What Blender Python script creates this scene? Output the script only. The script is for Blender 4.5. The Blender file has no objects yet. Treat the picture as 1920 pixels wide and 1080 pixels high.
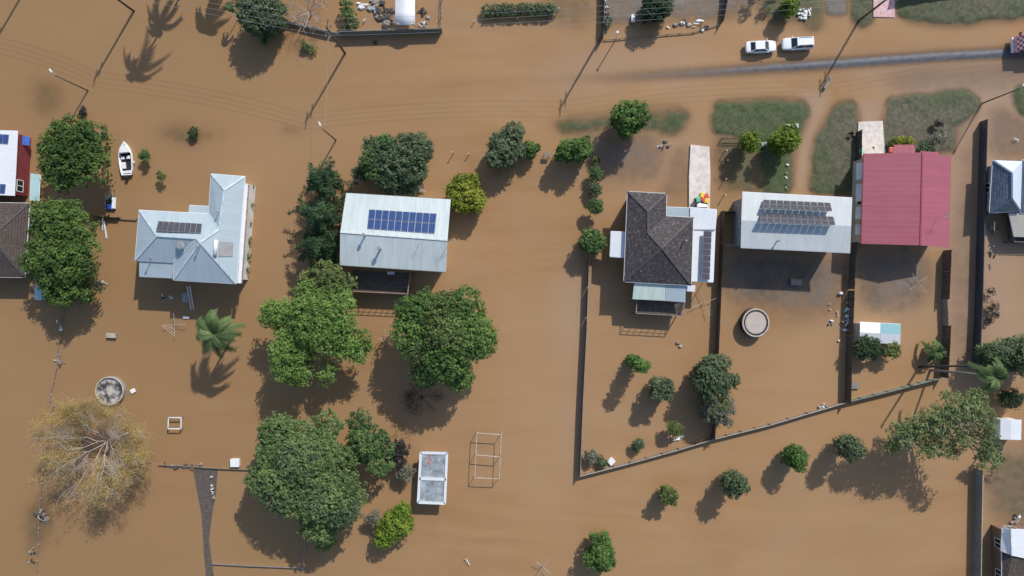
import bpy, bmesh, math, random
import numpy as np
from mathutils import Vector, Matrix, noise

random.seed(7)
RNG = np.random.default_rng(11)
SC = bpy.context.scene
COL = SC.collection
R = math.radians

# ------------------------------------------------------------------ camera
CAM_H = 105.0            # metres above the flood water
PPM = 12.0               # photograph pixels per metre at water level
cam_d = bpy.data.cameras.new("camera")
cam = bpy.data.objects.new("camera", cam_d)
COL.objects.link(cam)
cam.location = (0, 0, CAM_H)
cam.rotation_euler = (0, 0, 0)
cam_d.sensor_width = 36.0
cam_d.lens = 36.0 * CAM_H / (1920 / PPM)
cam_d.clip_end = 6000
SC.camera = cam

# ------------------------------------------------------------------ light
SUN_EL, SUN_AZ = R(40.5), math.atan2(0.50, 0.866)     # azimuth from +Y towards +X
w = bpy.data.worlds.new("World")
SC.world = w
w.use_nodes = True
nt = w.node_tree
nt.nodes.clear()
sky = nt.nodes.new('ShaderNodeTexSky')
sky.sky_type = 'NISHITA'
sky.sun_disc = False
sky.sun_elevation = SUN_EL
sky.sun_rotation = SUN_AZ
bgn = nt.nodes.new('ShaderNodeBackground')
bgn.inputs['Strength'].default_value = 0.122
wo = nt.nodes.new('ShaderNodeOutputWorld')
nt.links.new(sky.outputs[0], bgn.inputs[0])
nt.links.new(bgn.outputs[0], wo.inputs[0])
sun_d = bpy.data.lights.new("sun", 'SUN')
sun_d.energy = 3.35
sun_d.angle = R(0.8)
sun_d.color = (1.0, 0.95, 0.88)
sun = bpy.data.objects.new("sun", sun_d)
COL.objects.link(sun)
sun.location = (40, 70, 90)
to_sun = Vector((math.sin(SUN_AZ) * math.cos(SUN_EL), math.cos(SUN_AZ) * math.cos(SUN_EL), math.sin(SUN_EL)))
sun.rotation_euler = to_sun.to_track_quat('Z', 'Y').to_euler()
SC.view_settings.view_transform = 'Standard'
SC.view_settings.look = 'None'
SC.view_settings.exposure = 0.25
SC.view_settings.gamma = 1.0

# ------------------------------------------------------------------ helpers
def W(px, py, z=0.0):
    k = (1 - z / CAM_H) / PPM
    return Vector(((px - 960) * k, (540 - py) * k, z))

def on_plane(px, py, pl, off=0.0):
    """where the ground ray through a photo point meets a roof plane"""
    n, p0 = pl
    c = Vector((0, 0, CAM_H))
    d = W(px, py) - c
    t = n.dot(p0 + n * off - c) / n.dot(d)
    return c + d * t

def plane3(a, b, c):
    n = (b - a).cross(c - a).normalized()
    if n.z < 0: n = -n
    return (n, a)

OFF = {}
def setp(o, label=None, cat=None, group=None, kind=None):
    if label: o['label'] = label
    if cat: o['category'] = cat
    if group: o['group'] = group
    if kind: o['kind'] = kind
    return o

def thing(name, label, cat, loc=(0, 0, 0), rz=0.0, group=None, local=False):
    o = bpy.data.objects.new(name, None)
    COL.objects.link(o)
    o.empty_display_size = 0.3
    o.location = loc
    o.rotation_euler = (0, 0, rz)
    OFF[o.name] = Vector((0, 0, 0)) if local else Vector(loc)
    return setp(o, label, cat, group)

class MB:
    def __init__(s): s.v = []; s.f = []
    def poly(s, pts):
        i = len(s.v); s.v += [tuple(p) for p in pts]; s.f.append(tuple(range(i, i + len(pts))))
    def box(s, c, size, rz=0.0, tilt=None):
        hx, hy, hz = size[0] / 2, size[1] / 2, size[2] / 2
        m = Matrix.Rotation(rz, 3, 'Z')
        if tilt is not None: m = m @ tilt
        i = len(s.v)
        for x, y, z in ((-hx, -hy, -hz), (hx, -hy, -hz), (hx, hy, -hz), (-hx, hy, -hz), (-hx, -hy, hz), (hx, -hy, hz), (hx, hy, hz), (-hx, hy, hz)):
            s.v.append(tuple(m @ Vector((x, y, z)) + Vector(c)))
        for f in ((0, 3, 2, 1), (4, 5, 6, 7), (0, 1, 5, 4), (1, 2, 6, 5), (2, 3, 7, 6), (3, 0, 4, 7)):
            s.f.append(tuple(i + k for k in f))
        return s
    def beam(s, a, b, wd, ht):
        a = Vector(a); b = Vector(b); d = (b - a); L = d.length
        q = d.to_track_quat('X', 'Z').to_matrix()
        i = len(s.v)
        for x, y, z in ((0, -1, -1), (1, -1, -1), (1, 1, -1), (0, 1, -1), (0, -1, 1), (1, -1, 1), (1, 1, 1), (0, 1, 1)):
            s.v.append(tuple(a + q @ Vector((x * L, y * wd / 2, z * ht / 2))))
        for f in ((0, 3, 2, 1), (4, 5, 6, 7), (0, 1, 5, 4), (1, 2, 6, 5), (2, 3, 7, 6), (3, 0, 4, 7)):
            s.f.append(tuple(i + k for k in f))
        return s
    def tube(s, pts, rad, n=6, cap=True):
        pts = [Vector(p) for p in pts]
        if not hasattr(rad, '__len__'): rad = [rad] * len(pts)
        base = len(s.v)
        for k, p in enumerate(pts):
            d = (pts[min(k + 1, len(pts) - 1)] - pts[max(k - 1, 0)])
            if d.length < 1e-6: d = Vector((0, 0, 1))
            q = d.to_track_quat('Z', 'Y').to_matrix()
            for j in range(n):
                a = 2 * math.pi * j / n
                s.v.append(tuple(p + q @ Vector((math.cos(a) * rad[k], math.sin(a) * rad[k], 0))))
        for k in range(len(pts) - 1):
            for j in range(n):
                a = base + k * n + j; b = base + k * n + (j + 1) % n
                s.f.append((a, b, b + n, a + n))
        if cap:
            s.f.append(tuple(base + j for j in reversed(range(n))))
            e = base + (len(pts) - 1) * n
            s.f.append(tuple(e + j for j in range(n)))
        return s
    def prism(s, pts, z0, z1):
        """closed footprint (xy points, counter-clockwise) raised from z0 to z1"""
        n = len(pts); i = len(s.v)
        for z in (z0, z1):
            for p in pts: s.v.append((p[0], p[1], z))
        s.f.append(tuple(i + j for j in reversed(range(n))))
        s.f.append(tuple(i + n + j for j in range(n)))
        for j in range(n):
            k = (j + 1) % n
            s.f.append((i + j, i + k, i + n + k, i + n + j))
        return s
    def loft(s, rings, closed=True, caps=True):
        n = len(rings[0]); i = len(s.v)
        for r in rings: s.v += [tuple(p) for p in r]
        for k in range(len(rings) - 1):
            for j in range(n if closed else n - 1):
                a = i + k * n + j; b = i + k * n + (j + 1) % n
                s.f.append((a, b, b + n, a + n))
        if caps:
            s.f.append(tuple(i + j for j in reversed(range(n))))
            e = i + (len(rings) - 1) * n
            s.f.append(tuple(e + j for j in range(n)))
        return s

def obj(name, mb, mat, parent=None, smooth=False, bevel=0.0, label=None, cat=None, group=None, kind=None):
    me = bpy.data.meshes.new(name)
    v = mb.v
    o = bpy.data.objects.new(name, me)
    if parent is not None:
        off = OFF.get(parent.name, Vector((0, 0, 0)))
        v = [(p[0] - off.x, p[1] - off.y, p[2] - off.z) for p in v]
        o.parent = parent
        OFF[o.name] = off
    else:
        n = len(v); cx = sum(p[0] for p in v) / n; cy = sum(p[1] for p in v) / n; cz = min(p[2] for p in v)
        v = [(p[0] - cx, p[1] - cy, p[2] - cz) for p in v]
        o.location = (cx, cy, cz)
        OFF[o.name] = Vector((cx, cy, cz))
    me.from_pydata(v, [], mb.f)
    bm = bmesh.new(); bm.from_mesh(me)
    bmesh.ops.recalc_face_normals(bm, faces=bm.faces)
    bm.to_mesh(me); bm.free()
    if mat: me.materials.append(mat)
    if smooth: me.polygons.foreach_set('use_smooth', [True] * len(me.polygons))
    COL.objects.link(o)
    if bevel:
        b = o.modifiers.new('bevel', 'BEVEL'); b.width = bevel; b.segments = 2; b.limit_method = 'ANGLE'
    return setp(o, label, cat, group, kind)

KIDS = {}
def copy_tree(o, loc=None, rz=None, label=None, parent=None):
    c = o.copy(); COL.objects.link(c)
    if parent is not None: c.parent = parent
    if loc is not None: c.location = loc
    if rz is not None: c.rotation_euler = (0, 0, rz)
    if label: c['label'] = label
    for ch in list(o.children): copy_tree(ch, parent=c)
    return c

# ------------------------------------------------------------------ materials
class NB:
    """small node tree writer"""
    def __init__(s, name):
        s.m = bpy.data.materials.new(name); s.m.use_nodes = True
        s.t = s.m.node_tree; s.p = s.t.nodes['Principled BSDF']; s.out = s.t.nodes['Material Output']
    def n(s, typ, **kw):
        nd = s.t.nodes.new(typ)
        for k, v in kw.items(): setattr(nd, k, v)
        return nd
    def l(s, a, b): s.t.links.new(a, b)
    def mix(s, fac, a, b, mode='MIX'):
        nd = s.n('ShaderNodeMix', data_type='RGBA', blend_type=mode)
        for sock, val in ((nd.inputs[0], fac), (nd.inputs[6], a), (nd.inputs[7], b)):
            if hasattr(val, 'is_output'): s.l(val, sock)
            elif isinstance(val, (int, float)): sock.default_value = val
            else: sock.default_value = (*val[:3], 1)
        return nd.outputs[2]
    def noise(s, vec, scale, detail=3, rough=0.55):
        nd = s.n('ShaderNodeTexNoise'); nd.inputs['Scale'].default_value = scale
        nd.inputs['Detail'].default_value = detail; nd.inputs['Roughness'].default_value = rough
        if vec is not None: s.l(vec, nd.inputs['Vector'])
        return nd.outputs['Fac']
    def ramp(s, fac, stops):
        nd = s.n('ShaderNodeValToRGB'); e = nd.color_ramp.elements
        while len(e) < len(stops): e.new(0.5)
        for k, (p, c) in enumerate(stops):
            e[k].position = p; e[k].color = (*c, 1) if len(c) == 3 else c
        s.l(fac, nd.inputs[0]); return nd.outputs[0]
    def math(s, op, a, b=None):
        nd = s.n('ShaderNodeMath', operation=op)
        for i, v in enumerate((a, b)):
            if v is None: continue
            if hasattr(v, 'is_output'): s.l(v, nd.inputs[i])
            else: nd.inputs[i].default_value = v
        return nd.outputs[0]
    def bump(s, h, strength, dist=0.05):
        nd = s.n('ShaderNodeBump'); nd.inputs['Strength'].default_value = strength; nd.inputs['Distance'].default_value = dist
        s.l(h, nd.inputs['Height']); s.l(nd.outputs[0], s.p.inputs['Normal'])

def g1(v): return (v, v, v)

def m_plain(name, c, rough=0.6, metal=0.0, var=0.18, scale=1.5, bump=0.0):
    b = NB(name)
    geo = b.n('ShaderNodeNewGeometry')
    f = b.noise(geo.outputs['Position'], scale, 4, 0.6)
    lo = tuple(max(0, x * (1 - var)) for x in c); hi = tuple(min(1, x * (1 + var)) for x in c)
    b.l(b.ramp(f, [(0.3, lo), (0.7, hi)]), b.p.inputs['Base Color'])
    b.p.inputs['Roughness'].default_value = rough; b.p.inputs['Metallic'].default_value = metal
    if bump: b.bump(b.noise(geo.outputs['Position'], 14, 3), bump, 0.03)
    return b.m

def m_metal_roof(name, c, pitch=0.5, grime=0.2, rough=0.38, sheet=None, grimec=(0.3, 0.29, 0.27)):
    b = NB(name)
    uv = b.n('ShaderNodeUVMap'); sep = b.n('ShaderNodeSeparateXYZ'); b.l(uv.outputs[0], sep.inputs[0])
    geo = b.n('ShaderNodeNewGeometry')
    fr = b.math('FRACT', b.math('DIVIDE', sep.outputs[0], pitch))
    rib = b.math('ABSOLUTE', b.math('SUBTRACT', fr, 0.5))          # 0 at the rib
    line = b.math('LESS_THAN', rib, 0.10)
    st = b.n('ShaderNodeMapping'); st.inputs['Scale'].default_value = (1.6, 0.22, 1); b.l(uv.outputs[0], st.inputs[0])
    streak = b.noise(st.outputs[0], 1.0, 5, 0.62)
    big = b.noise(geo.outputs['Position'], 0.35, 4, 0.6)
    base = b.mix(b.math('MULTIPLY', b.ramp(streak, [(0.42, g1(0)), (0.75, g1(1))]), grime), c, grimec)
    base = b.mix(b.ramp(big, [(0.35, g1(0.0)), (0.7, g1(0.22))]), base, tuple(x * 0.72 for x in c))
    base = b.mix(b.math('MULTIPLY', line, 0.07), base, tuple(x * 0.5 for x in c))
    if sheet:
        # individual sheets weather differently
        sid = b.math('FLOOR', b.math('DIVIDE', sep.outputs[0], sheet))
        wn = b.n('ShaderNodeTexWhiteNoise', noise_dimensions='1D'); b.l(sid, wn.inputs['W'])
        base = b.mix(b.math('MULTIPLY', wn.outputs['Value'], 0.16), base, tuple(x * 0.62 for x in c))
    b.l(base, b.p.inputs['Base Color'])
    b.p.inputs['Roughness'].default_value = rough
    b.p.inputs['Metallic'].default_value = 0.05
    b.bump(b.math('MULTIPLY', rib, 1.0), 0.2, 0.05)
    return b.m

def m_tile_roof(name, c1, c2, mortar, lichen=None, spec=0.3, rough=0.7):
    b = NB(name)
    uv = b.n('ShaderNodeUVMap'); geo = b.n('ShaderNodeNewGeometry')
    br = b.n('ShaderNodeTexBrick'); br.offset = 0.5
    b.l(uv.outputs[0], br.inputs['Vector'])
    br.inputs['Scale'].default_value = 1.0
    br.inputs['Brick Width'].default_value = 0.34; br.inputs['Row Height'].default_value = 0.36
    br.inputs['Mortar Size'].default_value = 0.035; br.inputs['Mortar Smooth'].default_value = 0.4
    for k, v in (('Color1', c1), ('Color2', c2), ('Mortar', mortar)): br.inputs[k].default_value = (*v, 1)
    base = br.outputs['Color']
    base = b.mix(b.ramp(b.noise(geo.outputs['Position'], 0.5, 5), [(0.35, g1(0)), (0.75, g1(0.5))]), base, tuple(x * 0.6 for x in c1))
    if lichen:
        sp = b.noise(geo.outputs['Position'], 2.6, 6, 0.8)
        base = b.mix(b.ramp(sp, [(0.52, g1(0)), (0.66, g1(0.8))]), base, lichen)
    b.l(base, b.p.inputs['Base Color'])
    b.p.inputs['Roughness'].default_value = rough
    b.p.inputs['Specular IOR Level'].default_value = spec
    b.bump(b.math('SUBTRACT', 1.0, br.outputs['Fac']), 0.5, 0.04)
    return b.m

def m_foliage(name, dark, mid, light, transl=0.42):
    b = NB(name)
    at = b.n('ShaderNodeAttribute', attribute_name='tint')
    col = b.ramp(at.outputs['Fac'], [(0.0, dark), (0.5, mid), (1.0, light)])
    b.l(col, b.p.inputs['Base Color'])
    b.p.inputs['Roughness'].default_value = 0.62
    b.p.inputs['Specular IOR Level'].default_value = 0.25
    tr = b.n('ShaderNodeBsdfTranslucent'); b.l(col, tr.inputs[0])
    mx = b.n('ShaderNodeMixShader'); mx.inputs[0].default_value = transl
    b.l(b.p.outputs[0], mx.inputs[1]); b.l(tr.outputs[0], mx.inputs[2]); b.l(mx.outputs[0], b.out.inputs[0])
    return b.m

def m_glass(name, c=(0.02, 0.03, 0.035)):
    b = NB(name); b.p.inputs['Base Color'].default_value = (*c, 1)
    b.p.inputs['Roughness'].default_value = 0.08; b.p.inputs['Specular IOR Level'].default_value = 0.7
    return b.m

def m_solar(name, c, line, rough=0.28):
    b = NB(name)
    uv = b.n('ShaderNodeUVMap')
    br = b.n('ShaderNodeTexBrick'); br.offset = 0.0
    b.l(uv.outputs[0], br.inputs['Vector']); br.inputs['Scale'].default_value = 1
    br.inputs['Brick Width'].default_value = 0.165; br.inputs['Row Height'].default_value = 0.165
    br.inputs['Mortar Size'].default_value = 0.006
    c2 = tuple(x * 1.25 for x in c)
    for k, v in (('Color1', c), ('Color2', c2), ('Mortar', line)): br.inputs[k].default_value = (*v, 1)
    b.l(br.outputs['Color'], b.p.inputs['Base Color'])
    b.p.inputs['Roughness'].default_value = rough; b.p.inputs['Specular IOR Level'].default_value = 0.5 if rough < .5 else .15
    return b.m

def m_checker(name, c1, c2, scale):
    b = NB(name)
    tc = b.n('ShaderNodeTexCoord'); ch = b.n('ShaderNodeTexChecker'); ch.inputs['Scale'].default_value = scale
    b.l(tc.outputs['Object'], ch.inputs['Vector'])
    ch.inputs['Color1'].default_value = (*c1, 1); ch.inputs['Color2'].default_value = (*c2, 1)
    b.l(ch.outputs[0], b.p.inputs['Base Color']); b.p.inputs['Roughness'].default_value = 0.3
    return b.m

M = {}
M['roof_pale_blue'] = m_metal_roof('pale_blue_steel', (0.43, 0.52, 0.565), 0.4, 0.25, sheet=0.8)
M['roof_white'] = m_metal_roof('weathered_white_steel', (0.60, 0.68, 0.67), 0.4, 0.38, sheet=0.8)
M['roof_grey_white'] = m_metal_roof('grey_white_steel', (0.54, 0.58, 0.59), 0.35, 0.3, sheet=0.7)
M['roof_plain_white'] = m_metal_roof('white_sheet', (0.74, 0.77, 0.80), 0.3, 0.12)
M['roof_red'] = m_metal_roof('red_painted_steel', (0.37, 0.098, 0.13), 0.76, 0.16, 0.42, sheet=0.76, grimec=(0.44, 0.25, 0.30))
M['roof_translucent'] = m_metal_roof('pale_green_sheet', (0.58, 0.68, 0.62), 0.3, 0.35, grimec=(0.2, 0.27, 0.2))
M['roof_teal'] = m_metal_roof('teal_sheet', (0.18, 0.40, 0.44), 0.3, 0.25)
M['roof_pale_sky'] = m_metal_roof('pale_sky_slopes', (0.60, 0.70, 0.78), 0.3, 0.15)
M['roof_old'] = m_metal_roof('old_grey_sheet', (0.44, 0.41, 0.36), 0.4, 0.5)
M['tile_dark'] = m_tile_roof('charcoal_tiles', (0.055, 0.047, 0.05), (0.085, 0.072, 0.075), (0.018, 0.016, 0.017), lichen=(0.21, 0.195, 0.20))
M['tile_brown'] = m_tile_roof('brown_tiles', (0.085, 0.065, 0.055), (0.12, 0.092, 0.08), (0.025, 0.02, 0.018), lichen=(0.17, 0.14, 0.12))
M['tile_blue'] = m_tile_roof('blue_glazed_tiles', (0.07, 0.10, 0.16), (0.14, 0.18, 0.25), (0.015, 0.02, 0.03), spec=0.9, rough=0.32)
M['ridge_dark'] = m_plain('dark_ridge_tiles', (0.075, 0.065, 0.068), 0.7, var=0.4, scale=4)
M['ridge_blue'] = m_plain('blue_ridge_tiles', (0.10, 0.15, 0.23), 0.4, var=0.3, scale=4)
M['ridge_pale'] = m_plain('pale_ridge_steel', (0.48, 0.56, 0.60), 0.4)
M['ridge_white'] = m_plain('white_ridge_steel', (0.66, 0.70, 0.68), 0.4)
M['ridge_red'] = m_plain('red_ridge_steel', (0.32, 0.06, 0.09), 0.45)
M['wall_white'] = m_plain('white_weatherboard', (0.72, 0.72, 0.70), 0.6, scale=0.8)
M['wall_cream'] = m_plain('cream_cladding', (0.52, 0.46, 0.38), 0.7, scale=0.8)
M['wall_red'] = m_plain('dark_red_cladding', (0.20, 0.035, 0.05), 0.6, scale=0.8)
M['wall_pink'] = m_plain('pinkish_timber', (0.38, 0.25, 0.21), 0.7, scale=2)
M['wall_brick'] = m_plain('brown_brick', (0.22, 0.13, 0.09), 0.8, scale=3)
M['wall_grey'] = m_plain('grey_cladding', (0.30, 0.30, 0.30), 0.7, scale=0.8)
M['white_paint'] = m_plain('white_paint', (0.78, 0.79, 0.80), 0.35, var=0.06)
M['car_white'] = m_plain('white_car_paint', (0.80, 0.81, 0.83), 0.22, var=0.03)
M['concrete'] = m_plain('pale_concrete', (0.66, 0.60, 0.55), 0.85, var=0.2, scale=1.2, bump=0.2)
M['concrete_pink'] = m_plain('pink_concrete', (0.62, 0.40, 0.40), 0.85, var=0.22, scale=2.2, bump=0.2)
M['concrete_wet'] = m_plain('wet_dark_concrete', (0.105, 0.085, 0.07), 0.5, var=0.3, scale=2)
M['timber_dark'] = m_plain('dark_wet_timber', (0.085, 0.068, 0.056), 0.75, var=0.45, scale=3)
M['timber_grey'] = m_plain('weathered_grey_timber', (0.24, 0.215, 0.19), 0.8, var=0.35, scale=3)
M['timber_pale'] = m_plain('bleached_timber', (0.45, 0.40, 0.34), 0.8, var=0.3, scale=3)
M['steel_grey'] = m_plain('galvanised_steel', (0.42, 0.44, 0.45), 0.4, 0.5)
M['steel_dark'] = m_plain('dark_steel', (0.035, 0.037, 0.042), 0.5, 0.3)
M['fence_navy'] = m_plain('charcoal_steel_fence', (0.05, 0.058, 0.075), 0.5, var=0.25, scale=0.6)
M['fence_green'] = m_plain('grey_green_steel_fence', (0.20, 0.24, 0.22), 0.5, var=0.25, scale=0.6)
M['fence_grey'] = m_plain('mid_grey_steel_fence', (0.20, 0.20, 0.19), 0.5, var=0.2, scale=0.6)
M['rubber'] = m_plain('black_rubber', (0.02, 0.02, 0.02), 0.8)
M['glass'] = m_glass('dark_glass')
M['glass_green'] = m_glass('green_glass', (0.03, 0.10, 0.07))
M['solar_blue'] = m_solar('blue_solar_cells', (0.018, 0.05, 0.175), (0.14, 0.18, 0.27))
M['solar_dark'] = m_solar('dark_solar_cells', (0.062, 0.060, 0.074), (0.10, 0.10, 0.115), 0.7)
M['bark'] = m_plain('brown_bark', (0.13, 0.10, 0.08), 0.9, var=0.4, scale=5)
M['bark_pale'] = m_plain('pale_grey_bark', (0.40, 0.365, 0.33), 0.9, var=0.3, scale=4)
M['bark_dark'] = m_plain('wet_dark_bark', (0.06, 0.052, 0.05), 0.9, var=0.4, scale=4)
M['yellow_plastic'] = m_plain('yellow_plastic', (0.80, 0.55, 0.06), 0.4, var=0.08)
M['red_plastic'] = m_plain('red_plastic', (0.62, 0.09, 0.06), 0.4, var=0.08)
M['green_plastic'] = m_plain('green_plastic', (0.13, 0.50, 0.30), 0.4, var=0.08)
M['mint_plastic'] = m_plain('mint_plastic', (0.35, 0.66, 0.52), 0.4, var=0.08)
M['bin_body'] = m_plain('dark_green_plastic', (0.02, 0.06, 0.035), 0.5)
M['blue_tarp'] = m_plain('blue_tarpaulin', (0.04, 0.13, 0.50), 0.5, var=0.3, scale=4)
M['awning_blue'] = m_metal_roof('light_blue_awning', (0.40, 0.60, 0.64), 0.3, 0.1)
M['trampoline_mat'] = m_plain('pale_trampoline_mat', (0.46, 0.39, 0.34), 0.7, var=0.08)
M['lamp_head'] = m_plain('pale_lamp_head', (0.70, 0.70, 0.66), 0.4)
M['terracotta'] = m_plain('terracotta', (0.35, 0.12, 0.07), 0.8)
M['livery'] = m_checker('red_white_chequer', (0.62, 0.03, 0.05), (0.80, 0.80, 0.80), 2.6)
M['red_paint'] = m_plain('red_truck_paint', (0.42, 0.02, 0.03), 0.3)
M['light_amber'] = m_plain('tail_lamp_red', (0.4, 0.02, 0.02), 0.3)
M['head_lamp'] = m_glass('clear_lamp', (0.6, 0.62, 0.65))

# foliage palettes
P = {}
P['bright'] = m_foliage('bright_green_leaves', (0.049, 0.103, 0.029), (0.111, 0.208, 0.055), (0.208, 0.343, 0.086))
P['mid'] = m_foliage('mid_green_leaves', (0.052, 0.100, 0.037), (0.114, 0.196, 0.065), (0.196, 0.292, 0.098))
P['pale_gum'] = m_foliage('pale_eucalypt_leaves', (0.110, 0.155, 0.066), (0.220, 0.290, 0.118), (0.370, 0.440, 0.205), 0.45)
P['leafy'] = m_foliage('leafy_green_leaves', (0.034, 0.076, 0.020), (0.090, 0.160, 0.038), (0.175, 0.270, 0.064), 0.4)
P['fresh'] = m_foliage('fresh_green_leaves', (0.085, 0.150, 0.040), (0.190, 0.315, 0.074), (0.310, 0.460, 0.130), 0.47)
P['olive'] = m_foliage('olive_leaves', (0.064, 0.100, 0.037), (0.150, 0.202, 0.064), (0.292, 0.321, 0.104))
P['gum'] = m_foliage('eucalypt_leaves', (0.070, 0.120, 0.046), (0.150, 0.228, 0.080), (0.260, 0.345, 0.130))
P['grey'] = m_foliage('grey_green_leaves', (0.060, 0.098, 0.048), (0.128, 0.180, 0.092), (0.235, 0.290, 0.165))
P['dark'] = m_foliage('dark_green_leaves', (0.026, 0.054, 0.026), (0.055, 0.100, 0.046), (0.108, 0.167, 0.072))
P['pine'] = m_foliage('pine_needles', (0.031, 0.067, 0.033), (0.063, 0.123, 0.058), (0.127, 0.210, 0.091))
P['yellow'] = m_foliage('yellow_green_leaves', (0.091, 0.130, 0.021), (0.247, 0.299, 0.039), (0.494, 0.507, 0.078))
P['lime'] = m_foliage('lime_leaves', (0.078, 0.137, 0.019), (0.169, 0.260, 0.033), (0.338, 0.429, 0.058))
P['autumn'] = m_foliage('autumn_leaves', (0.22, 0.17, 0.09), (0.46, 0.33, 0.11), (0.70, 0.52, 0.14))
P['pale'] = m_foliage('pale_silver_leaves', (0.10, 0.11, 0.075), (0.22, 0.225, 0.16), (0.42, 0.41, 0.33))
P['palm'] = m_foliage('palm_fronds', (0.055, 0.096, 0.034), (0.130, 0.205, 0.076), (0.263, 0.346, 0.144))
P['sludge'] = m_foliage('muddy_dark_twigs', (0.020, 0.018, 0.018), (0.050, 0.044, 0.042), (0.105, 0.095, 0.092))

# ------------------------------------------------------------------ terrain, road and flood water
def in_poly(X, Y, poly):
    inside = np.zeros(X.shape, bool); n = len(poly); j = n - 1
    for i in range(n):
        xi, yi = poly[i]; xj, yj = poly[j]
        if yi != yj:
            c = ((yi > Y) != (yj > Y)) & (X < (xj - xi) * (Y - yi) / (yj - yi) + xi)
            inside ^= c
        j = i
    return inside

def blur(a, s):
    r = max(1, int(3 * s)); k = np.exp(-0.5 * (np.arange(-r, r + 1) / s) ** 2); k /= k.sum()
    for ax in (0, 1):
        pad = [(0, 0), (0, 0)]; pad[ax] = (r, r)
        p = np.pad(a, pad, mode='edge'); o = np.zeros_like(a)
        for i, w_ in enumerate(k):
            sl = [slice(None), slice(None)]; sl[ax] = slice(i, i + a.shape[ax]); o += w_ * p[tuple(sl)]
        a = o
    return a

STEP = 4
gx = np.arange(-200, 2121, STEP); gy = np.arange(-200, 1281, STEP)
GX, GY = np.meshgrid(gx.astype(float), gy.astype(float))
def fbm(sx, sy, seed, octs=3):
    out = np.zeros(GX.shape)
    amp = 1.0; tot = 0
    for o in range(octs):
        nx, ny = int(GX.shape[1] * STEP / sx) + 3, int(GX.shape[0] * STEP / sy) + 3
        r = np.random.default_rng(seed + o).random((ny + 1, nx + 1))
        fx = (GX - gx[0]) / sx; fy = (GY - gy[0]) / sy
        ix = np.clip(fx.astype(int), 0, nx - 1); iy = np.clip(fy.astype(int), 0, ny - 1)
        tx = fx - ix; ty = fy - iy; tx = tx * tx * (3 - 2 * tx); ty = ty * ty * (3 - 2 * ty)
        v = (r[iy, ix] * (1 - tx) + r[iy, ix + 1] * tx) * (1 - ty) + (r[iy + 1, ix] * (1 - tx) + r[iy + 1, ix + 1] * tx) * ty
        out += amp * v; tot += amp; amp *= 0.55; sx /= 2.1; sy /= 2.1
    return out / tot - 0.5

warp_x = fbm(60, 60, 1) * 26; warp_y = fbm(60, 60, 9) * 20
BASE = -1.4
height = np.full(GX.shape, BASE); grass = np.zeros(GX.shape); gravel = np.zeros(GX.shape); algae = np.zeros(GX.shape)
def patch(poly, h, soft, kind=None, amt=1.0, warp=1.0):
    raw = in_poly(GX + warp_x * warp, GY + warp_y * warp, poly).astype(float)
    m = blur(raw, soft / STEP)
    wide = np.clip(blur(raw, soft * 3.2 / STEP) * 2.6, 0, 1); wide = wide * wide * (3 - 2 * wide)
    global height
    height = np.maximum(height, BASE + wide * (h - 0.5 * (1 - m) - BASE))
    if kind is not None: np.maximum(kind, m ** 0.6 * amt, out=kind)
# grass banks (photo points, traced on the ground)
patch([(1335, 192), (1440, 186), (1512, 188), (1517, 215), (1498, 262), (1484, 330), (1480, 362), (1425, 362), (1428, 270), (1345, 256), (1331, 250)], 0.08, 5, grass, warp=0.8)
patch([(1340, 250), (1440, 250), (1440, 362), (1345, 362)], -0.07, 9, grass, 0.6)
patch([(1560, 197), (1606, 184), (1608, 250), (1603, 366), (1511, 364), (1526, 280), (1540, 230)], 0.08, 5, grass, warp=0.8)
patch([(1656, 180), (1740, 172), (1812, 167), (1838, 186), (1828, 215), (1792, 240), (1790, 292), (1610, 292), (1655, 225)], 0.08, 5, grass, warp=0.8)
patch([(1905, 158), (1990, 150), (1990, 240), (1912, 215), (1898, 185)], 0.12, 5, grass, warp=0.3)
patch([(1674, -80), (1682, 34), (1722, 46), (1800, 47), (1862, 39), (1960, 34), (2000, -80)], 0.12, 5, grass, warp=0.4)
patch([(1583, -60), (1637, -60), (1634, 42), (1612, 54), (1596, 42)], 0.08, 5, grass, warp=0.4)
patch([(1420, -60), (1549, -60), (1543, 58), (1510, 58), (1500, 30), (1430, 45)], 0.02, 8, grass, 0.7)
patch([(1128, -60), (1420, -60), (1420, 10), (1330, 40), (1240, 38), (1190, 52), (1133, 50)], -0.02, 8, gravel, 0.9)
patch([(1548, -60), (1584, -60), (1592, 30), (1545, 30)], 0.05, 4, gravel, 1.0, 0.2)
patch([(1020, 228), (1150, 212), (1205, 205), (1286, 202), (1292, 216), (1264, 262), (1228, 246), (1150, 240), (1060, 256)], 0.0, 7, grass, 1.0)
patch([(1115, 240), (1240, 250), (1250, 300), (1230, 340), (1120, 330), (1075, 290)], -0.14, 14, gravel, 0.8)
patch([(520, 232), (575, 238), (588, 252), (545, 250), (510, 240)], 0.02, 6, grass, 0.9)
patch([(735, 236), (792, 240), (802, 252), (745, 246)], 0.02, 6, grass, 0.9)
patch([(878, 232), (905, 234), (903, 246), (880, 244)], -0.02, 6, grass, 0.8)
patch([(40, 140), (110, 145), (120, 225), (60, 230)], -0.17, 14, grass, 0.8)
patch([(130, 150), (165, 165), (160, 190), (120, 180)], -0.06, 9, gravel, 0.8)
patch([(285, 230), (330, 240), (410, 250), (440, 235), (430, 265), (340, 275), (285, 255)], -0.10, 10, grass, 0.6)
patch([(1440, 478), (1540, 482), (1525, 545), (1450, 530)], -0.03, 14, algae, 0.6)
patch([(1350, 475), (1590, 480), (1575, 590), (1480, 585), (1350, 565)], -0.08, 16, gravel, 0.9)
patch([(1395, 478), (1450, 480), (1472, 530), (1432, 585), (1412, 555)], -0.06, 14, algae, 0.6)
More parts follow.
